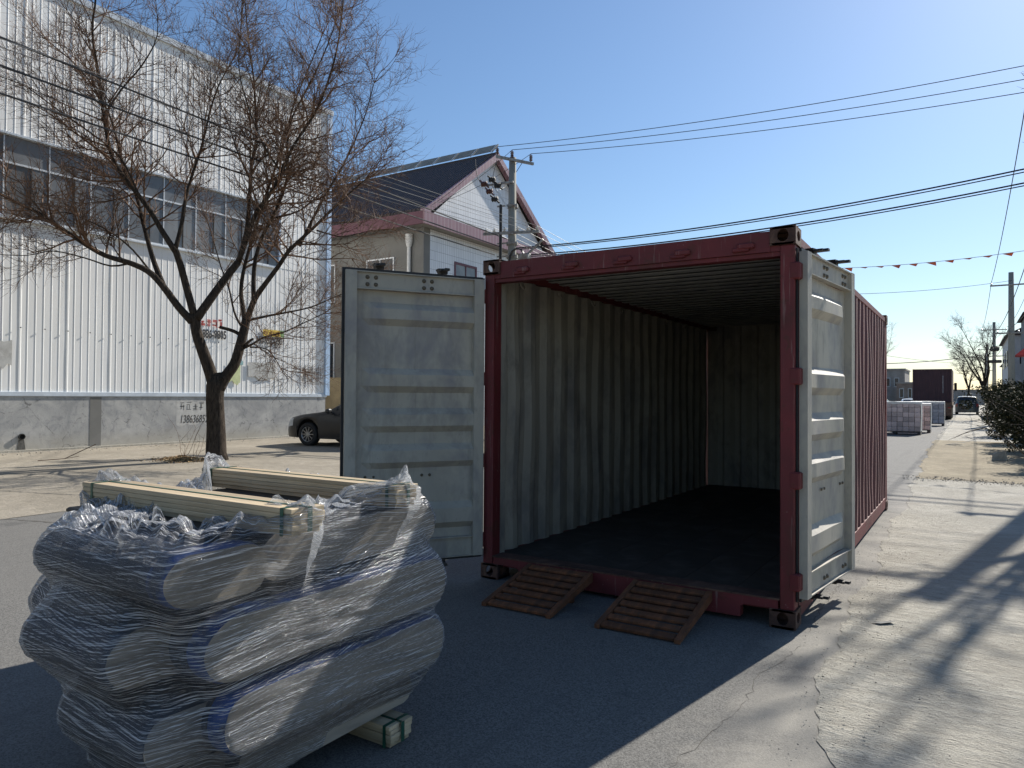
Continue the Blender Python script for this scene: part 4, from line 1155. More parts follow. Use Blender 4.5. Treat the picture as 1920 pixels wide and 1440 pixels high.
def generic_tree(name,label,base,h,seed,r=.14,spread=.45,maxl=3,nl=6,dens=1.0,L=1.1,lean=(0,0),mat=None,group=None,start=.25):
    T=Tree(seed); b=Vector(base); rd=T.r
    top=b+Vector((lean[0],lean[1],h*.42))
    T.trunk.tube([b,b.lerp(top,.5)+Vector((.05,.03,0)),top],[r*1.25,r,r*.85],9)
    for i in range(nl):
        a=2*math.pi*i/nl+rd.uniform(-.4,.4); sp=spread*h*rd.uniform(.35,1); hh=h*rd.uniform(.78,1.0)
        pts=[top.lerp(b,rd.uniform(0,.25))]
        e=Vector((b.x+lean[0]*1.6+math.cos(a)*sp,b.y+lean[1]*1.6+math.sin(a)*sp,hh))
        for t in(.3,.6,1.0):
            p=pts[0].lerp(e,t); p+=Vector((rd.gauss(0,.12),rd.gauss(0,.12),.12*h*math.sin(t*2.6)*.35)); pts.append(p)
        Q,a_,b_=T.limb(pts,r*.5,r*.09,6); T.sprout(Q,a_,b_,start,.34,L,maxl,.3,dens)
    t=thing(name,label,'tree',base,group)
    obj('trunk',T.trunk,M['bark'],t,smooth=True); obj('crown',T.crown,mat or M['twigfar'],t); return t
generic_tree('roadside_tree','bare roadside tree just beyond the right edge whose shadow crosses the verge',(1.95,17.2,0),8.6,5,.20,.07,3,5,.7,.55,(-.15,-1.2))
generic_tree('bare_tree','bare grey tree leaning over the hedge by the far houses',(1.55,62,0),6.6,31,.17,.32,3,6,1.0,1.3,(-.9,0),group='bare trees down the street')
generic_tree('bare_tree','small bare tree behind the dark parked car far down the street',(-.2,100,0),6.5,32,.15,.35,3,7,1.1,1.3,group='bare trees down the street')
generic_tree('bare_tree','bare tree far down the street beyond the far truck',(-12.5,135,0),13,33,.16,.16,3,6,.7,1.5,group='bare trees down the street')
# dry litter and stems at the foot of the street tree
def litter():
    r=random.Random(9); mb=MB()
    for i in range(1500):
        a=r.uniform(0,6.28); d=abs(r.gauss(0,1)); x=-14.75+math.cos(a)*d*.42; y=9.55+math.sin(a)*d*.30; z=.01+max(0,.10-.06*d)*r.random()+.004
        s=r.uniform(.015,.045); b=r.uniform(0,6.28); c,sn=math.cos(b)*s,math.sin(b)*s; t=r.uniform(-.02,.03)
        mb.add([(x-c,y-sn,z),(x+sn*.4,y-c*.4,z+t),(x+c,y+sn,z+.005),(x-sn*.4,y+c*.4,z+t*.4)],[(0,1,2,3)])
    return mb
o=obj('leaf_litter',litter(),M['dryleaf']); o['kind']='stuff'
T=Tree(77)
for i in range(7):
    T.grow(Vector((-14.7+rnd.uniform(-.25,.2),9.75+rnd.uniform(-.2,.15),0)),Vector((rnd.uniform(-.4,.4),rnd.uniform(-.4,.4),1)).normalized(),rnd.uniform(.4,.9),.006,2,3,.2,.6)
tag(obj('dry_weeds',T.crown,M['twig']),'few thin dry weed stems at the foot of the street tree','plant')
tag(obj('fallen_twig',(lambda m:(m.tube([(-16.9,7.6,.02),(-16.6,8.0,.05),(-16.3,8.5,.35)],.008,4),m.tube([(-16.6,8.0,.05),(-16.2,8.1,.12)],.005,4),m)[2])(MB()),M['twig']),'thin dry twig sticking up from the yard near the concrete base','twig')

# ------------------------------------------------------------------ hedge shrubs on the right
def shrub_mesh(seed,n,rx,ry,rz):
    r=random.Random(seed); mb=MB()
    cl=[(r.gauss(0,.42)*rx,r.gauss(0,.42)*ry,r.uniform(.18,.92)*rz,r.uniform(.18,.42)) for _ in range(60)]
    for i in range(n):
        c=r.choice(cl); a=Vector((r.gauss(0,1),r.gauss(0,1),r.gauss(0,1))).normalized()*c[3]*r.uniform(.6,1.05)
        p=Vector((c[0]+a.x,c[1]+a.y,max(.05,c[2]+a.z*.85))); s=r.uniform(.025,.06)
        d=Vector((r.gauss(0,1),r.gauss(0,1),r.gauss(.3,.7))).normalized(); e=d.cross(Vector((r.gauss(0,1),r.gauss(0,1),r.gauss(0,1)))).normalized()
        mb.add([p-d*s,p+e*s*.45,p+d*s,p-e*s*.45],[(0,1,2,3)])
    return mesh_of(mb,M['leaf'])
stems=Tree(55)
for i in range(9): stems.grow(Vector((stems.r.gauss(0,.2),stems.r.gauss(0,.2),0)),Vector((stems.r.gauss(0,.4),stems.r.gauss(0,.4),1)).normalized(),1.5,.02,1,2,.2,.8)
stm=mesh_of(stems.crown,M['twigfar'])
sh=[shrub_mesh(1,9000,1.0,1.0,1.9),shrub_mesh(2,9000,1.0,1.0,1.9)]
for i,(x,y,s,lab) in enumerate([(1.75,19.6,1.0,'dark evergreen shrub nearest the camera on the right verge'),(1.55,22.6,.98,'second dark evergreen shrub along the right verge'),
     (1.45,25.6,.95,'third evergreen shrub along the right verge, by the fallen stone'),(1.35,29.5,1.0,'fourth evergreen shrub along the right verge'),
     (1.55,35,1.15,'evergreen shrub beside the dirt path halfway to the dark car'),(1.6,43,1.2,'far evergreen shrub next to the dark parked car'),(2.9,24,1.15,'taller evergreen shrub in the row behind the verge shrubs')]):
    t=thing('evergreen_shrub',lab,'shrub',(x,y,0),'shrubs along the right verge'); t.scale=(s,s,s)
    inst('foliage',sh[i%2],t,(0,0,0),(0,0,rnd.uniform(0,6))); inst('stems',stm,t,(0,0,0),(0,0,rnd.uniform(0,6)))
mb=MB(); mb.add([(.42,20.9,0),(.72,21.0,0),(.76,21.25,0),(.46,21.2,0),(.44,20.95,.16),(.68,21.0,.24),(.72,21.2,.2),(.5,21.18,.18)],[(0,1,5,4),(1,2,6,5),(2,3,7,6),(3,0,4,7),(4,5,6,7)])
tag(obj('stone_block',mb,M['slab']),'pale broken stone block lying on the dirt path by the shrubs','stone')

# ------------------------------------------------------------------ vehicles
def make_car(name,label,loc,rotz,kind,paint,group=None):
    t=thing(name,label,'car',loc,group)
    if kind=='sedan':
        Lc,Wd=4.75,.90; wb=(.93,3.75); wr=.335
        top=[(0,.62),(.06,.70),(.25,.80),(.7,.90),(1.35,.98),(1.62,1.04),(2.25,1.40),(2.7,1.46),(3.3,1.44),(3.9,1.22),(4.25,1.06),(4.6,1.02),(4.72,.9),(4.75,.7)]
        belt=.93; gh=(1.55,4.15)
    elif kind=='suv':
        Lc,Wd=4.9,.97; wb=(.95,3.85); wr=.37
        top=[(0,.7),(.08,.85),(.3,.98),(1.3,1.10),(1.55,1.16),(2.1,1.66),(2.6,1.76),(3.6,1.75),(4.4,1.68),(4.6,1.45),(4.85,1.10),(4.9,.8)]
        belt=1.06; gh=(1.5,4.72)
    else:
        Lc,Wd=5.0,.95; wb=(.85,3.9); wr=.34
        top=[(0,.65),(.08,.85),(.35,1.0),(.8,1.12),(1.5,1.80),(1.9,1.95),(3.5,1.97),(4.7,1.93),(4.9,1.5),(5.0,.9)]
        belt=1.12; gh=(.85,4.85)
    xs=sorted(set([round(i*Lc/70,3) for i in range(71)]+[w+d for w in wb for d in(-wr-.055,-wr-.05,wr+.05,wr+.055)]))
    TX=[p[0] for p in top];TZ=[p[1] for p in top]
    mb=MB(); vs=[];fs=[]; nr=13
    for x in xs:
        zt=float(np.interp(x,TX,TZ)); zb=.22
        for w in wb:
            if abs(x-w)<wr+.052: zb=max(zb,.02+wr+math.sqrt(max(0,(wr+.052)**2-(x-w)**2)))
        e=min(x,Lc-x); wfac=1-.30*max(0,1-e/.55)**2.2
        w_=Wd*wfac; zbl=min(belt,zt-.04); zb=min(zb,zbl-.05)
        roofw=w_*(.74 if zt>belt+.15 else .90)
        if zt>belt+.02 and zt<belt+.30: roofw=w_*(.90-.16*(zt-belt-.02)/.28)
        half=[(0,zb),(w_*.80,zb),(w_*.955,zb+.02),(w_*.985,zb+(zbl-zb)*.30),(w_,zb+(zbl-zb)*.62),(w_*.985,zbl-.06),(w_*.955,zbl),
              (w_*.94+(roofw-w_*.94)*.33,zbl+(zt-zbl)*.38),(w_*.94+(roofw-w_*.94)*.72,zbl+(zt-zbl)*.74),(roofw,zbl+(zt-zbl)*.93),(roofw*.82,zt-.012),(roofw*.45,zt+.005),(0,zt+.012)]
        vs+= [(x,y,z) for (y,z) in half]
    n=len(xs); off=len(vs); vs2=vs+[(a,-b,c) for (a,b,c) in vs]
    for i in range(n-1):
        for j in range(nr-1):
            a=i*nr+j; fs.append((a,a+1,a+nr+1,a+nr)); b=off+a; fs.append((b,b+nr,b+nr+1,b+1))
    for o_ in(0,off):
        fs.append(tuple(o_+j for j in range(nr))); fs.append(tuple(o_+(n-1)*nr+j for j in range(nr)))
    mb.add(vs2,fs)
    body=bpy.data.objects.new('body',mesh_of(mb,paint,True)); col.objects.link(body); body.parent=t
    body.data.set_sharp_from_angle(angle=R(38))
    def part(nm,m,mat,parent=t,smooth=False):
        o=bpy.data.objects.new(nm,mesh_of(m,mat,smooth)); col.objects.link(o); o.parent=parent; return o
    # glass: side windows as thin shells just proud of the body
    def shell(i0,i1,j0,j1,side,nm,inset=0):
        m=MB(); V=[];F=[]; K=j1-j0+1
        for i in range(i0,i1+1):
            for j in range(j0,j1+1):
                x,y,z=vs[i*nr+j]; V.append((x,side*(y+.006),z+.004))
        for i in range(i1-i0):
            for j in range(K-1):
                a=i*K+j; q=(a,a+1,a+K+1,a+K); F.append(q if side>0 else q[::-1])
        m.add(V,F); return part(nm,m,M['glassdark'])
    ix=lambda x:min(range(n),key=lambda i:abs(xs[i]-x))
    hi_=[i for i in range(n) if float(np.interp(xs[i],TX,TZ))>belt+.22]
    a,b=hi_[0],hi_[-1]; mid1=(a+b)//2
    for s in(1,-1):
        shell(a+1,mid1-1,7,9,s,'side_window'); shell(mid1+1,b-2,7,9,s,'side_window')
    # windscreen / rear window across the top surface
    def screen(i0,i1,nm):
        m=MB(); V=[];F=[]
        for i in range(i0,i1+1):
            row=[vs[i*nr+j] for j in(10,11,12)]; full=[(x,y,z) for (x,y,z) in row]+[(x,-y,z) for (x,y,z) in row[-2::-1]]
            V+=[(x,y*.97,z+.008) for (x,y,z) in full]
        K=5
        for i in range(i1-i0):
            for j in range(K-1): q=i*K+j; F.append((q,q+1,q+K+1,q+K))
        m.add(V,F); return part(nm,m,M['glassdark'])
    g0=ix(gh[0]); gtop=ix(TX[TZ.index(max(TZ))]-.45); screen(g0+1,max(g0+3,gtop),'windscreen')
    g1=ix(gh[1]); gt2=max(i for i in range(n) if float(np.interp(xs[i],TX,TZ))>max(TZ)-.10)
    screen(min(gt2,g1-3),g1-1,'rear_window')
    # wheels
    for w in wb:
        for s in(1,-1):
            m=MB(); y0=s*(Wd-.24); y1=s*(Wd-.015)
            m.lathe([(wr*.62,y0),(wr*.93,y0),(wr,y0+s*.03),(wr,y1-s*.03),(wr*.95,y1),(wr*.66,y1+s*.0),(wr*.64,y1-s*.02)],32,0,'y',(w,0,wr))
            tyre=part('wheel',m,M['tyre'],t,True)
            m=MB(); m.lathe([(.0,y1-s*.05),(wr*.60,y1-s*.06),(wr*.64,y1-s*.02),(wr*.66,y1-s*.004)],32,0,'y',(w,0,wr)); part('hub',m,M['darksteel'],tyre,True)
            m=MB()
            m.lathe([(.0,y1-s*.012),(.05,y1-s*.014),(.07,y1-s*.03)],16,0,'y',(w,0,wr)); m.lathe([(wr*.60,y1-s*.02),(wr*.65,y1-s*.001),(wr*.665,y1-s*.006)],32,0,'y',(w,0,wr))
            for k in range(10):
                an=2*math.pi*k/10; c,sn=math.cos(an),math.sin(an)
                m.beam((w+c*.03,y1-s*.022,wr+sn*.03),(w+c*wr*.63,y1-s*.016,wr+sn*wr*.63),.016,.036,up=(0,1,0))
            part('rim',m,M['rim'],tyre)
    # lamps, mirrors, handles, plate, bumper line
    fz=float(np.interp(.2,TX,TZ))
    for s in(1,-1):
        i0,i1=ix(.12),ix(.42); m=MB(); V=[];F=[]
        for i in range(i0,i1+1):
            for j in(4,5,6): x,y,z=vs[i*nr+j]; V.append((x-.004,s*(y+.006),z))
        for i in range(i1-i0):
            for j in range(2): a_=i*3+j; q=(a_,a_+1,a_+4,a_+3); F.append(q if s>0 else q[::-1])
        m.add(V,F); part('headlight',m,M['lamp'])
        i0,i1=ix(Lc-.45),ix(Lc-.06); m=MB(); V=[];F=[]
        for i in range(i0,i1+1):
            for j in(4,5,6): x,y,z=vs[i*nr+j]; V.append((x+.004,s*(y+.006),z))
        for i in range(i1-i0):
            for j in range(2): a_=i*3+j; q=(a_,a_+1,a_+4,a_+3); F.append(q if s>0 else q[::-1])
        m.add(V,F); part('tail_lamp',m,M['redlamp'])
        m=MB(); mx=xs[a]-.02; m.tube([(mx,s*(Wd*.93),belt+.02),(mx-.02,s*(Wd+.06),belt+.06)],.02,6); m.bevbox(mx-.09,mx+.05,min(s*(Wd+.03),s*(Wd+.21)),max(s*(Wd+.03),s*(Wd+.21)),belt+.02,belt+.15,.03); part('mirror',m,paint)
        m=MB(); 
        for xx in(xs[mid1]-.12,xs[b]-.62): m.bevbox(xx-.10,xx+.08,min(s*(Wd-.03),s*(Wd+.012)),max(s*(Wd-.03),s*(Wd+.012)),belt-.13,belt-.10,.008)
        part('door_handle',m,M['alu'] if kind!='van' else paint)
        m=MB(); m.box(wb[0]+wr+.08,wb[1]-wr-.08,min(s*Wd*.955,s*(Wd*.965+.012)),max(s*Wd*.955,s*(Wd*.965+.012)),.215,.27); part('sill',m,M['darksteel'])
    m=MB(); m.bevbox(Lc-.02,Lc+.012,-.24,.24,.72 if kind!='suv' else .88,.84 if kind!='suv' else 1.0,.004); part('number_plate',m,M['plate'])
    m=MB(); m.bevbox(Lc-.02,Lc+.02,-.62,.62,belt+.0,belt+.03,.006); part('trim_bar',m,M['alu'])
    t.rotation_euler=(0,0,rotz)
    return t
# sedan: nose towards the left of the picture
import math as _m
car_dir=R(8)      # nose-to-tail direction on the ground
nose=Vector((-17.19,15.12,0)); 
make_car('parked_car','black sedan parked beside the warehouse corner, half hidden by the left container door',(nose.x,nose.y,0),car_dir,'sedan',M['carblack'])
make_car('parked_car','dark sport utility car seen from behind far down the right side of the road',(-.30,85.0,0),R(-90),'suv',M['suvdark'])
make_car('parked_car','silver van standing behind the first pallet of wrapped bricks',(-2.6,42.3,0),R(180),'van',M['carsilver'])
make_car('parked_car','white car far down the road between van and truck',(-5.6,86,0),R(90),'sedan',M['carwhite'])

# truck with container
tr=thing('container_truck','plum red container on a rusty flatbed truck far down the road','truck',(-2.35,61,0))
tx0,tx1=-3.57,-1.13
pr=corr(2.30,.25); mb=MB(); vs=[];fs=[];n=len(pr)
for z in(1.30,3.55):
    for (a_,d) in pr: vs.append((tx0+.07+a_,60.02+.03*d,z))
for i in range(n-1): fs.append((i,i+1,n+i+1,n+i))
mb.add(vs,fs)
mb.box(tx0,tx1,60.1,66,1.25,3.62)
for (a_,b_) in((tx0,tx0+.1),(tx1-.1,tx1)): mb.box(a_,b_,59.98,60.1,1.25,3.62)
mb.box(tx0+.1,tx1-.1,59.99,60.1,3.52,3.61); mb.box(tx0+.1,tx1-.1,59.99,60.1,1.26,1.36)
obj('container_body',mb,M['truckred'],tr)
mb=MB()
for k in range(14): mb.box(tx1-.56,tx1-.52,60.00,60.015,1.9+k*.09,1.95+k*.09)
obj('container_lettering',mb,M['farlight'],tr)
mb=MB(); mb.box(tx0-.35,tx1+.02,59.6,66.3,1.02,1.22); mb.box(tx0-.35,tx1+.02,59.55,59.6,.72,1.215); mb.box(-3.2,-1.5,60,66,.7,1.0); obj('flatbed',mb,M['trailer'],tr)
mb=MB(); mb.box(tx1-.62,tx1+.0,59.5,59.56,.28,.98); mb.box(tx0,tx0+.62,59.5,59.56,.28,.98); obj('mud_flap',mb,M['trailer'],tr)
for y in(61.0,62.3,65.2):
    for x in(tx0+.25,tx1-.25):
        mb=MB(); mb.lathe([(.0,-.22),(.40,-.22),(.52,-.18),(.52,.18),(.40,.22),(.0,.22)],20,0,'x',(x,y,.52)); obj('wheel',mb,M['tyre'],tr,smooth=True)
mb=MB(); mb.bevbox(tx0+.05,tx1-.05,66.6,68.6,.7,3.0,.08); obj('cab',mb,M['truckred'],tr)
mb=MB(); mb.bevbox(tx1+.03,tx1+.22,66.7,66.8,2.1,2.75,.03); mb.beam((tx1-.1,66.75,2.6),(tx1+.1,66.75,2.6),.04,.04); obj('wing_mirror',mb,M['darksteel'],tr)
mb=MB(); mb.box(tx1-.25,tx1-.05,59.48,59.545,.82,.90); mb.box(tx0+.05,tx0+.25,59.48,59.545,.82,.90); obj('tail_lamp',mb,M['redlamp'],tr)

# pallets of wrapped bricks and blocks
def brick_pallet(x1,y0,w,d,h,mat,label,seed,nb,nr_):
    t=thing('brick_pallet',label,'pallet',(x1-w/2,y0+d/2,0),'pallets of wrapped bricks on the road')
    r=random.Random(seed)
    bw=w/nb; bh=h/nr_
    m=MB(); m.bevbox(-bw/2+.004,bw/2-.004,0,d,0,bh-.006,.008); me=mesh_of(m,mat)
    for j in range(nr_):
        for i in range(nb):
            inst('brick_pack',me,t,(-w/2+bw*(i+.5)+r.uniform(-.004,.004),-d/2+r.uniform(-.012,.012),.14+j*bh))
    m=MB(); m.box(x1-w,x1,y0,y0+d,.10,.135)
    for xx in(x1-w,x1-w/2-.06,x1-.12): m.box(xx,xx+.12,y0+.0,y0+d,.0,.099)
    obj('pallet_base',m,M['darkwood'],t)
    m=MB(); rs=random.Random(seed+3); V=[];F=[]; nn=10
    for i in range(nn+1):
        for (dx_,z) in((0,.14),(.012,.5),(.015,.8),(.01,.14+h+.01)): V.append((x1+dx_+rs.uniform(-.004,.014),y0-.01+(d+.02)*i/nn,z))
    for i in range(nn):
        for k in range(3): q=i*4+k; F.append((q,q+1,q+5,q+4))
    m.add(V,F)
    V=[];F=[]
    for i in range(nn+1):
        for k in range(5): V.append((x1-w-.01+(w+.03)*k/4,y0-.015+(d+.03)*i/nn,.14+h+.012+rs.uniform(0,.035)))
    for i in range(nn):
        for k in range(4): q=i*5+k; F.append((q,q+1,q+6,q+5))
    m.add(V,F)
    V=[];F=[]
    for k in range(9): V+= [(x1-w-.01+(w+.03)*k/8,y0-.016+rs.uniform(-.01,.004),.14+h+.03),(x1-w-.01+(w+.03)*k/8,y0-.014,.14+h-.04-rs.uniform(0,.05))]
    for k in range(8): q=2*k; F.append((q,q+1,q+3,q+2))
    m.add(V,F)
    obj('white_wrap',m,M['foilw'],t)
    return t
brick_pallet(-1.72,33.6,1.9,.95,1.18,M['brickpal'],'nearest pallet of pinkish wrapped bricks on the road behind the container',1,9,6)
brick_pallet(-1.48,36.0,1.3,.95,1.10,M['brickpal'],'second pallet of wrapped bricks, just behind the nearest one',2,6,6)
brick_pallet(-1.22,45.6,1.6,1.0,1.16,M['brickgrey'],'far pallet of grey wrapped blocks beside the truck',3,6,6)

# ------------------------------------------------------------------ far buildings
def far_house(name,label,x0,x1,y0,y1,h,wall,roof=None,rz=0,wins=(),side=None):
    t=thing(name,label,'building',((x0+x1)/2,y0,0))
    mb=MB(); mb.box(x0,x1,y0,y1,0,h); obj('wall',mb,wall,t)
    if roof:
        mb=MB(); mb.prism([(x0-.3,h),(x1+.3,h),((x0+x1)/2,h+rz)],y0-.2,y1+.2,'y'); obj('roof',mb,roof,t)
    else:
        mb=MB(); mb.box(x0-.15,x1+.15,y0-.15,y1+.15,h,h+.25); obj('roof',mb,roof or M['farwall'],t)
    for (a,b,c,d) in wins:
        mb=MB(); mb.box(a,b,y0-.05,y0+.02,c,d); w=obj('window',mb,M['farlight'],t)
        mb=MB(); mb.box(a+.1,b-.1,y0-.07,y0-.05,c+.1,d-.1); obj('pane',mb,M['glassdark'],w)
    return t
far_house('far_house','low grey flat roofed house at the left of the far truck',-24,-9.9,146,158,6.6,M['farwall'],wins=((-13.2,-12.2,3.6,5.2),(-11.6,-10.8,3.6,5.2),(-16.5,-15,3.6,5.0)))
far_house('far_house','lower brown house next to the far truck with pale posts',-10.6,-6.4,138,145,4.0,M['farwall2'],wins=((-10.2,-9.5,1.6,3.2),(-8.9,-8.3,1.6,3.2)))
far_house('far_house','grey far building at the end of the road behind the truck',-5.5,3,215,225,3.6,M['farwall'],wins=((-5,-3.5,1.5,2.8),(-1,.5,1.5,2.8)))
t=far_house('street_house','two storey pale house behind the poles on the right side',2.6,9.5,70,84,6.6,M['farlight'],M['rooftile'],2.0,wins=((3.2,4.0,1.2,2.4),(3.2,4.0,4.2,5.4)))
for (a_,c_) in((72,4.2),(76,4.2),(72,1.2),(76,1.2),(80,4.2)):
    mb=MB(); mb.box(2.55,2.62,a_,a_+1.2,c_,c_+1.3); w=obj('window',mb,M['glassdark'],t)
far_house('street_house','grey house with dark roof in front of the pale house at the right edge',3.3,10,60,68,7.4,M['darkwall'],M['rooftile'],3.2,wins=((3.6,4.1,1.0,5.6),(5,6,4.2,5.6)))
far_house('street_house','brown house far along the right side behind the bare trees',3.4,9.5,98,112,5.6,M['farwall2'],M['rooftile'],1.8,wins=((4,5,1.2,2.6),))
aw=MB(); aw.prism([(2.45,4.35),(4.2,4.35),(3.6,5.05),(3.2,5.05)],57.2,59.8,'y'); tag(obj('awning',aw,M['awning']),'small red awning in front of the dark house at the right edge','awning')
ap_=MB(); ap_.tube([(3.3,58.5,0),(3.3,58.5,4.4)],.05,6); tag(obj('awning_pole',ap_,M['darksteel']),'thin pole holding the red awning at the right edge','pole')

# ------------------------------------------------------------------ utility poles and wires
def insulator(m,p,h=.34,discs=4,r=.07):
    m.tube([p,(p[0],p[1],p[2]+h)],.016,6)
    for k in range(discs):
        z=p[2]+h*.22+k*h*.72/discs; m.lathe([(.02,z+.02),(r,z),(r*.95,z-.012),(.02,z-.012)],10,0,'z',(p[0],p[1],0))
def pole(name,label,x,y,h,arms,r=.16,dirs=(1,0)):
    t=thing(name,label,'utility pole',(x,y,0),'concrete utility poles')
    mb=MB(); mb.tube([(x,y,-.1),(x,y,h*.5),(x,y,h)],[r*1.15,r*.95,r*.75],14); obj('shaft',mb,M['pole'],t,smooth=True)
    d=Vector((dirs[0],dirs[1],0)).normalized(); tips=[]
    d0=d
    for arm_ in arms:
        z,half,ins=arm_[:3]; d=Vector((*arm_[3],0)).normalized() if len(arm_)>3 else d0
        mb=MB(); a=Vector((x,y,z))-d*half+Vector((-d.y,d.x,0))*(-r); b=Vector((x,y,z))+d*half+Vector((-d.y,d.x,0))*(-r)
        mb.beam(a,b,.07,.09); arm=obj('cross_arm',mb,M['zinc'],t)
        row=[]
        for k in ins:
            q=a.lerp(b,k); m2=MB(); insulator(m2,(q.x,q.y,q.z+.04),.30 if z>h-.6 else .16,4 if z>h-.6 else 2,.065); obj('insulator',m2,M['insul'] if z>h-.6 else M['insulw'],arm); row.append(Vector((q.x,q.y,q.z+(.34 if z>h-.6 else .2))))
        tips.append(row)
    return t,tips
PX,PY=-13.40,20.98
pA,tA=pole('utility_pole','concrete utility pole with wires in front of the tiled house',PX,PY,9.75,[(9.62,.75,(.03,.42,.93),(.45,.89)),(7.1,1.0,(.05,.2,.38,.62,.80,.96))],.165,(.95,.30))
# hardware cluster beside the pole: switch arms, cut-outs, jumpers, cable coil
mb=MB(); mb.beam((PX-1.1,PY-.30,8.85),(PX+.15,PY-.18,8.85),.06,.06); arm=obj('switch_arm',mb,M['zinc'],pA)
for k,(dx_,dz_) in enumerate(((-.95,.05),(-.72,-.25),(-.50,-.55),(-.62,.15),(-.38,-.1))):
    mb=MB(); c=(PX+dx_,PY-.34,8.85+dz_); mb.lathe([(.0,-.12),(.09,-.10),(.05,-.05),(.10,0),(.05,.05),(.09,.10),(.0,.12)],10,0,'x',c); mb.beam((c[0]-.18,c[1],c[2]+.15),(c[0]+.18,c[1],c[2]-.15),.07,.05); obj('fuse_cutout',mb,M['insul'] if k<2 else M['darksteel'],pA)
for k in range(3):
    mb=MB(); mb.beam((PX-.55+k*.10,PY-.36,8.75-.1*k),(PX-.05,PY-.22,7.95),.035,.035); obj('stay_rod',mb,M['alu'],pA)
mb=MB(); mb.tube([(PX-.32,PY-.24,8.1),(PX-.32,PY-.24,0.2)],.055,8); obj('cable_riser',mb,M['cable'],pA)
for (z,w) in((8.05,.24),(6.75,.26),(6.3,.22)):
    mb=MB(); mb.lathe([(.19,z-.05),(.205,z-.05),(.205,z+.05),(.19,z+.05)],14,0,'z',(PX,PY,0)); mb.beam((PX-.45,PY-.26,z),(PX+.3,PY-.14,z),.05,.05); obj('clamp_band',mb,M['zinc'],pA)
mb=MB(); 
for k in range(3): mb.tube([(PX+.35+.30*math.cos(a),PY-.2-.03*k,6.15+.36*math.sin(a)) for a in [i*.45 for i in range(15)]],.022,6)
obj('cable_coil',mb,M['cable'],pA)
mb=MB(); mb.bevbox(PX+.45,PX+.85,PY-.35,PY-.12,5.95,6.3,.02); mb.beam((PX+.1,PY-.2,5.8),(PX+1.3,PY-.1,6.75),.06,.06); obj('splice_box',mb,M['zinc'],pA)
POLES=[pole('utility_pole','near concrete utility pole at the right edge of the street',2.15,54.5,9.4,[(8.6,1.1,(.03,.97)),(5.6,.9,(.1,.4,.7,.9))],.19),
       pole('utility_pole','second concrete utility pole down the right side of the street',2.05,89,9.4,[(8.6,1.1,(.03,.5,.97)),(5.9,.9,(.1,.5,.9))],.18),
       pole('utility_pole','third concrete utility pole far down the right side of the street',2.0,124,9.4,[(8.6,1.1,(.03,.97)),(5.6,.9,(.1,.5,.9))],.18),
       pole('utility_pole','utility pole just beyond the right picture edge, end of the wires crossing the sky',2.4,21.2,10.6,[(10.0,1.1,(.03,.5,.97)),(7.0,.8,(.1,.9))],.19)]
pole('utility_pole','tiny T shaped pole above the low grey house far away',-19.5,150,11.0,[(10.3,1.4,(.05,.5,.95))],.15)
mb=MB(); mb.bevbox(1.55,2.7,88.7,89.3,5.2,5.5,.05); obj('switch_box',mb,M['darksteel'],POLES[1][0])
mb=MB(); mb.bevbox(1.7,2.5,88.6,89.2,6.4,6.9,.1); obj('transformer',mb,M['darksteel'],POLES[1][0])
def wire(name,label,a,b,sag,r,mat,group='overhead wires'):
    a=Vector(a);b=Vector(b); n=24; pts=[a.lerp(b,i/n)-Vector((0,0,sag*4*(i/n)*(1-i/n))) for i in range(n+1)]
    mb=MB(); mb.tube(pts,r,5); return tag(obj(name,mb,mat),label,'wire',group)
tops=tA[0]
ends=POLES[3][1][0]
names=['uppermost','middle','lowest']
for k,(a,zz) in enumerate(zip(tops,(10.12,9.75,9.40))):
    # the three thin conductors run from the pole top across the sky to the pole on the right
    wire('overhead_wire',f'{names[k]} of the three thin black wires crossing the sky to the right',a,(2.4+.3*k,22.7,zz),.22,.011,M['cable'])
    wire('overhead_wire',f'short thin wire from the pole top over the roof, {["first","second","third"][k]} from the left',a,(PX-6.0+.4*k,PY+3.0,a.z-.35+.05*k),.15,.009,M['cable'])
for k,(x_,z0,z1,r_) in enumerate(((.25,6.55,7.48,.022),(.30,6.50,7.40,.016),(.45,6.28,7.12,.022),(.5,6.22,7.05,.016))):
    wire('overhead_cable',['upper thick black cable crossing above the container','thin cable hung just under the upper thick cable','lower thick black cable passing the container corner','thin cable hung just under the lower thick cable'][k],(PX+x_,PY-.15,z0),(2.4,22.4,z1),.30,r_,M['cable'],'thick cables above the container')
# low-voltage set running along the street
low=tA[1]
for k,p in enumerate(low):
    wire('overhead_wire',f'street wire passing the white warehouse front, {["first","second","third","fourth","fifth","sixth"][k]} from the wall',p,(p.x+.1,p.y-48,p.z+.7),.75,.006,M['wirelight'] if k%2 else M['cable'],'street wires along the warehouse')
    wire('overhead_wire',f'street wire running on beyond the tiled house, {["first","second","third","fourth","fifth","sixth"][k]} from the house',p,(p.x+.3,p.y+42,p.z-.3),.8,.008,M['wirelight'],'street wires beyond the pole')
for k in range(3):
    wire('overhead_cable',f'heavy black cable slanting across the upper warehouse wall, {["top","middle","bottom"][k]} one',(PX-.1-.25*k,PY-.2,6.9-.25*k),(PX-.4+.5*k,PY-46,9.3-.9*k),.35,.020,M['cable'],'heavy cables across the warehouse')
for k in range(3):
    mb=MB(); a=tops[k]+Vector((-1.2+.3*k,.4,-.1)); b=Vector((PX-.8+.25*k,PY-.34,8.8-.1*k)); c=(a+b)/2+Vector((-.25,0,-.45))
    pts=[(a*(1-t)**2+c*2*t*(1-t)+b*t*t) for t in [i/10 for i in range(11)]]; mb.tube(pts,.012,5); obj('jumper_wire',mb,M['cable'],pA)
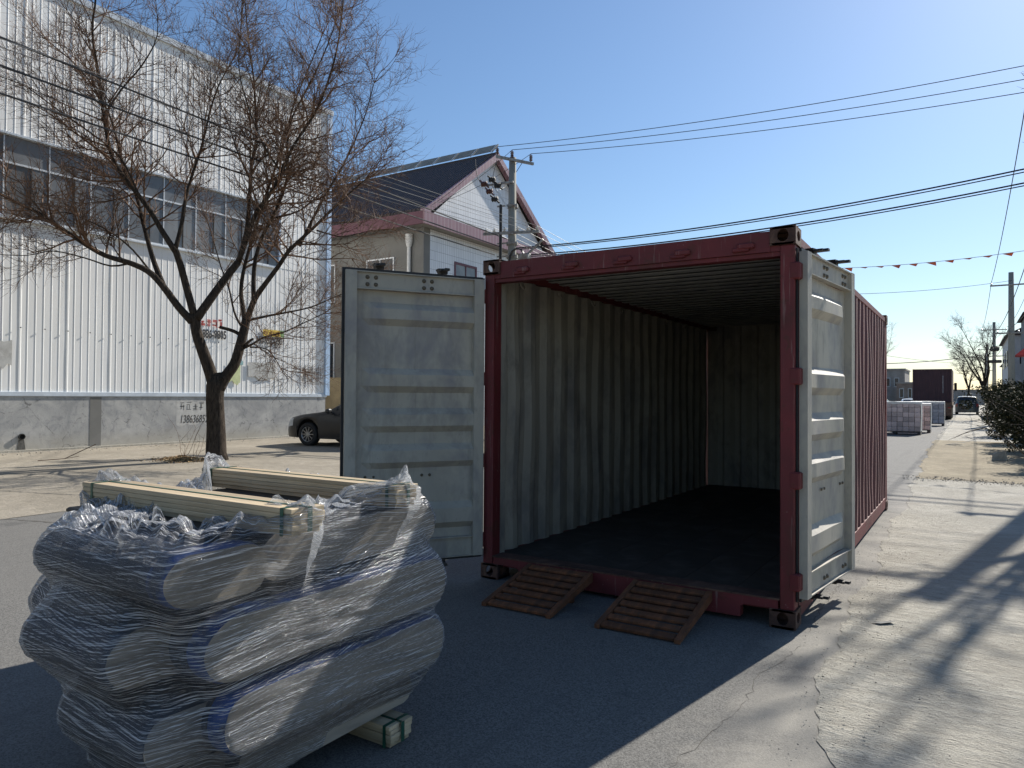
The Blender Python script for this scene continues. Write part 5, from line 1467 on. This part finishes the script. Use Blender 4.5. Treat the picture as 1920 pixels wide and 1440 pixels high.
# right hand street wires between the poles
for s_i,(pa,pb) in enumerate(((3,0),(0,1),(1,2))):
    for k in(0,-1):
        a=POLES[pa][1][0][k]; b=POLES[pb][1][0][k]
        wire('overhead_wire',f'{["outer","inner"][k+1]} street wire on the {["first","second","third"][s_i]} span between the right side poles',a,b,.5,.016,M['cable'],'wires between the right side poles')
    for k in(0,1):
        a=POLES[pa][1][1][k]; b=POLES[pb][1][1][k]
        wire('overhead_wire',f'{["left","right"][k]} lower street wire on the {["first","second","third"][s_i]} span between the right side poles',a,b,.6,.016,M['cable'],'wires between the right side poles')
wire('overhead_cable','sagging black cable low over the road beyond the container',(-24,47,6.0),(2.1,89,6.2),1.6,.035,M['cable'],'cables far down the road')
wire('overhead_wire','thin wire high over the road from container top to the right edge',(-12,38,7.2),(2.3,54.5,8.9),.5,.012,M['cable'],'cables far down the road')
wire('overhead_wire','faint thin wire just above the sagging black cable',(-16,60,7.4),(2.0,124,6.5),.8,.02,M['cable'],'cables far down the road')

# bunting of small red pennants across the street
bt=thing('bunting','string of small orange red pennants hung across the street','bunting',(-2,24,5.5))
A=Vector((-9.5,24.6,6.5)); B=Vector((4.6,20.2,5.35)); mb=MB(); n=40
def bp(t): return A.lerp(B,t)-Vector((0,0,.75*4*t*(1-t)))
mb.tube([bp(i/n) for i in range(n+1)],.007,4); obj('string',mb,M['farlight'],bt)
for i in range(34):
    t=(i+.5)/34; p=bp(t); q=bp(t+.017); r=rnd
    d=(q-p); sw=Vector((r.uniform(.03,.14),r.uniform(-.12,.12),-r.uniform(.02,.12)))
    m2=MB(); mid_=(p+q)/2+sw; k=.004
    m2.add([p,q,mid_,p+Vector((0,k,0)),q+Vector((0,k,0)),mid_+Vector((0,k,0))],[(0,1,2),(5,4,3),(0,2,5,3),(1,4,5,2),(0,3,4,1)]); obj('pennant',m2,M['flag'],bt)
tg=MB(); tg.add([(-.56,5.30,.006),(-.45,5.40,.008),(-.42,5.37,.016),(-.50,5.285,.012)],[(0,1,2,3)]); tag(obj('dark_scrap',tg,M['gasket']),'small black scrap lying at the road edge near the right container door','scrap')
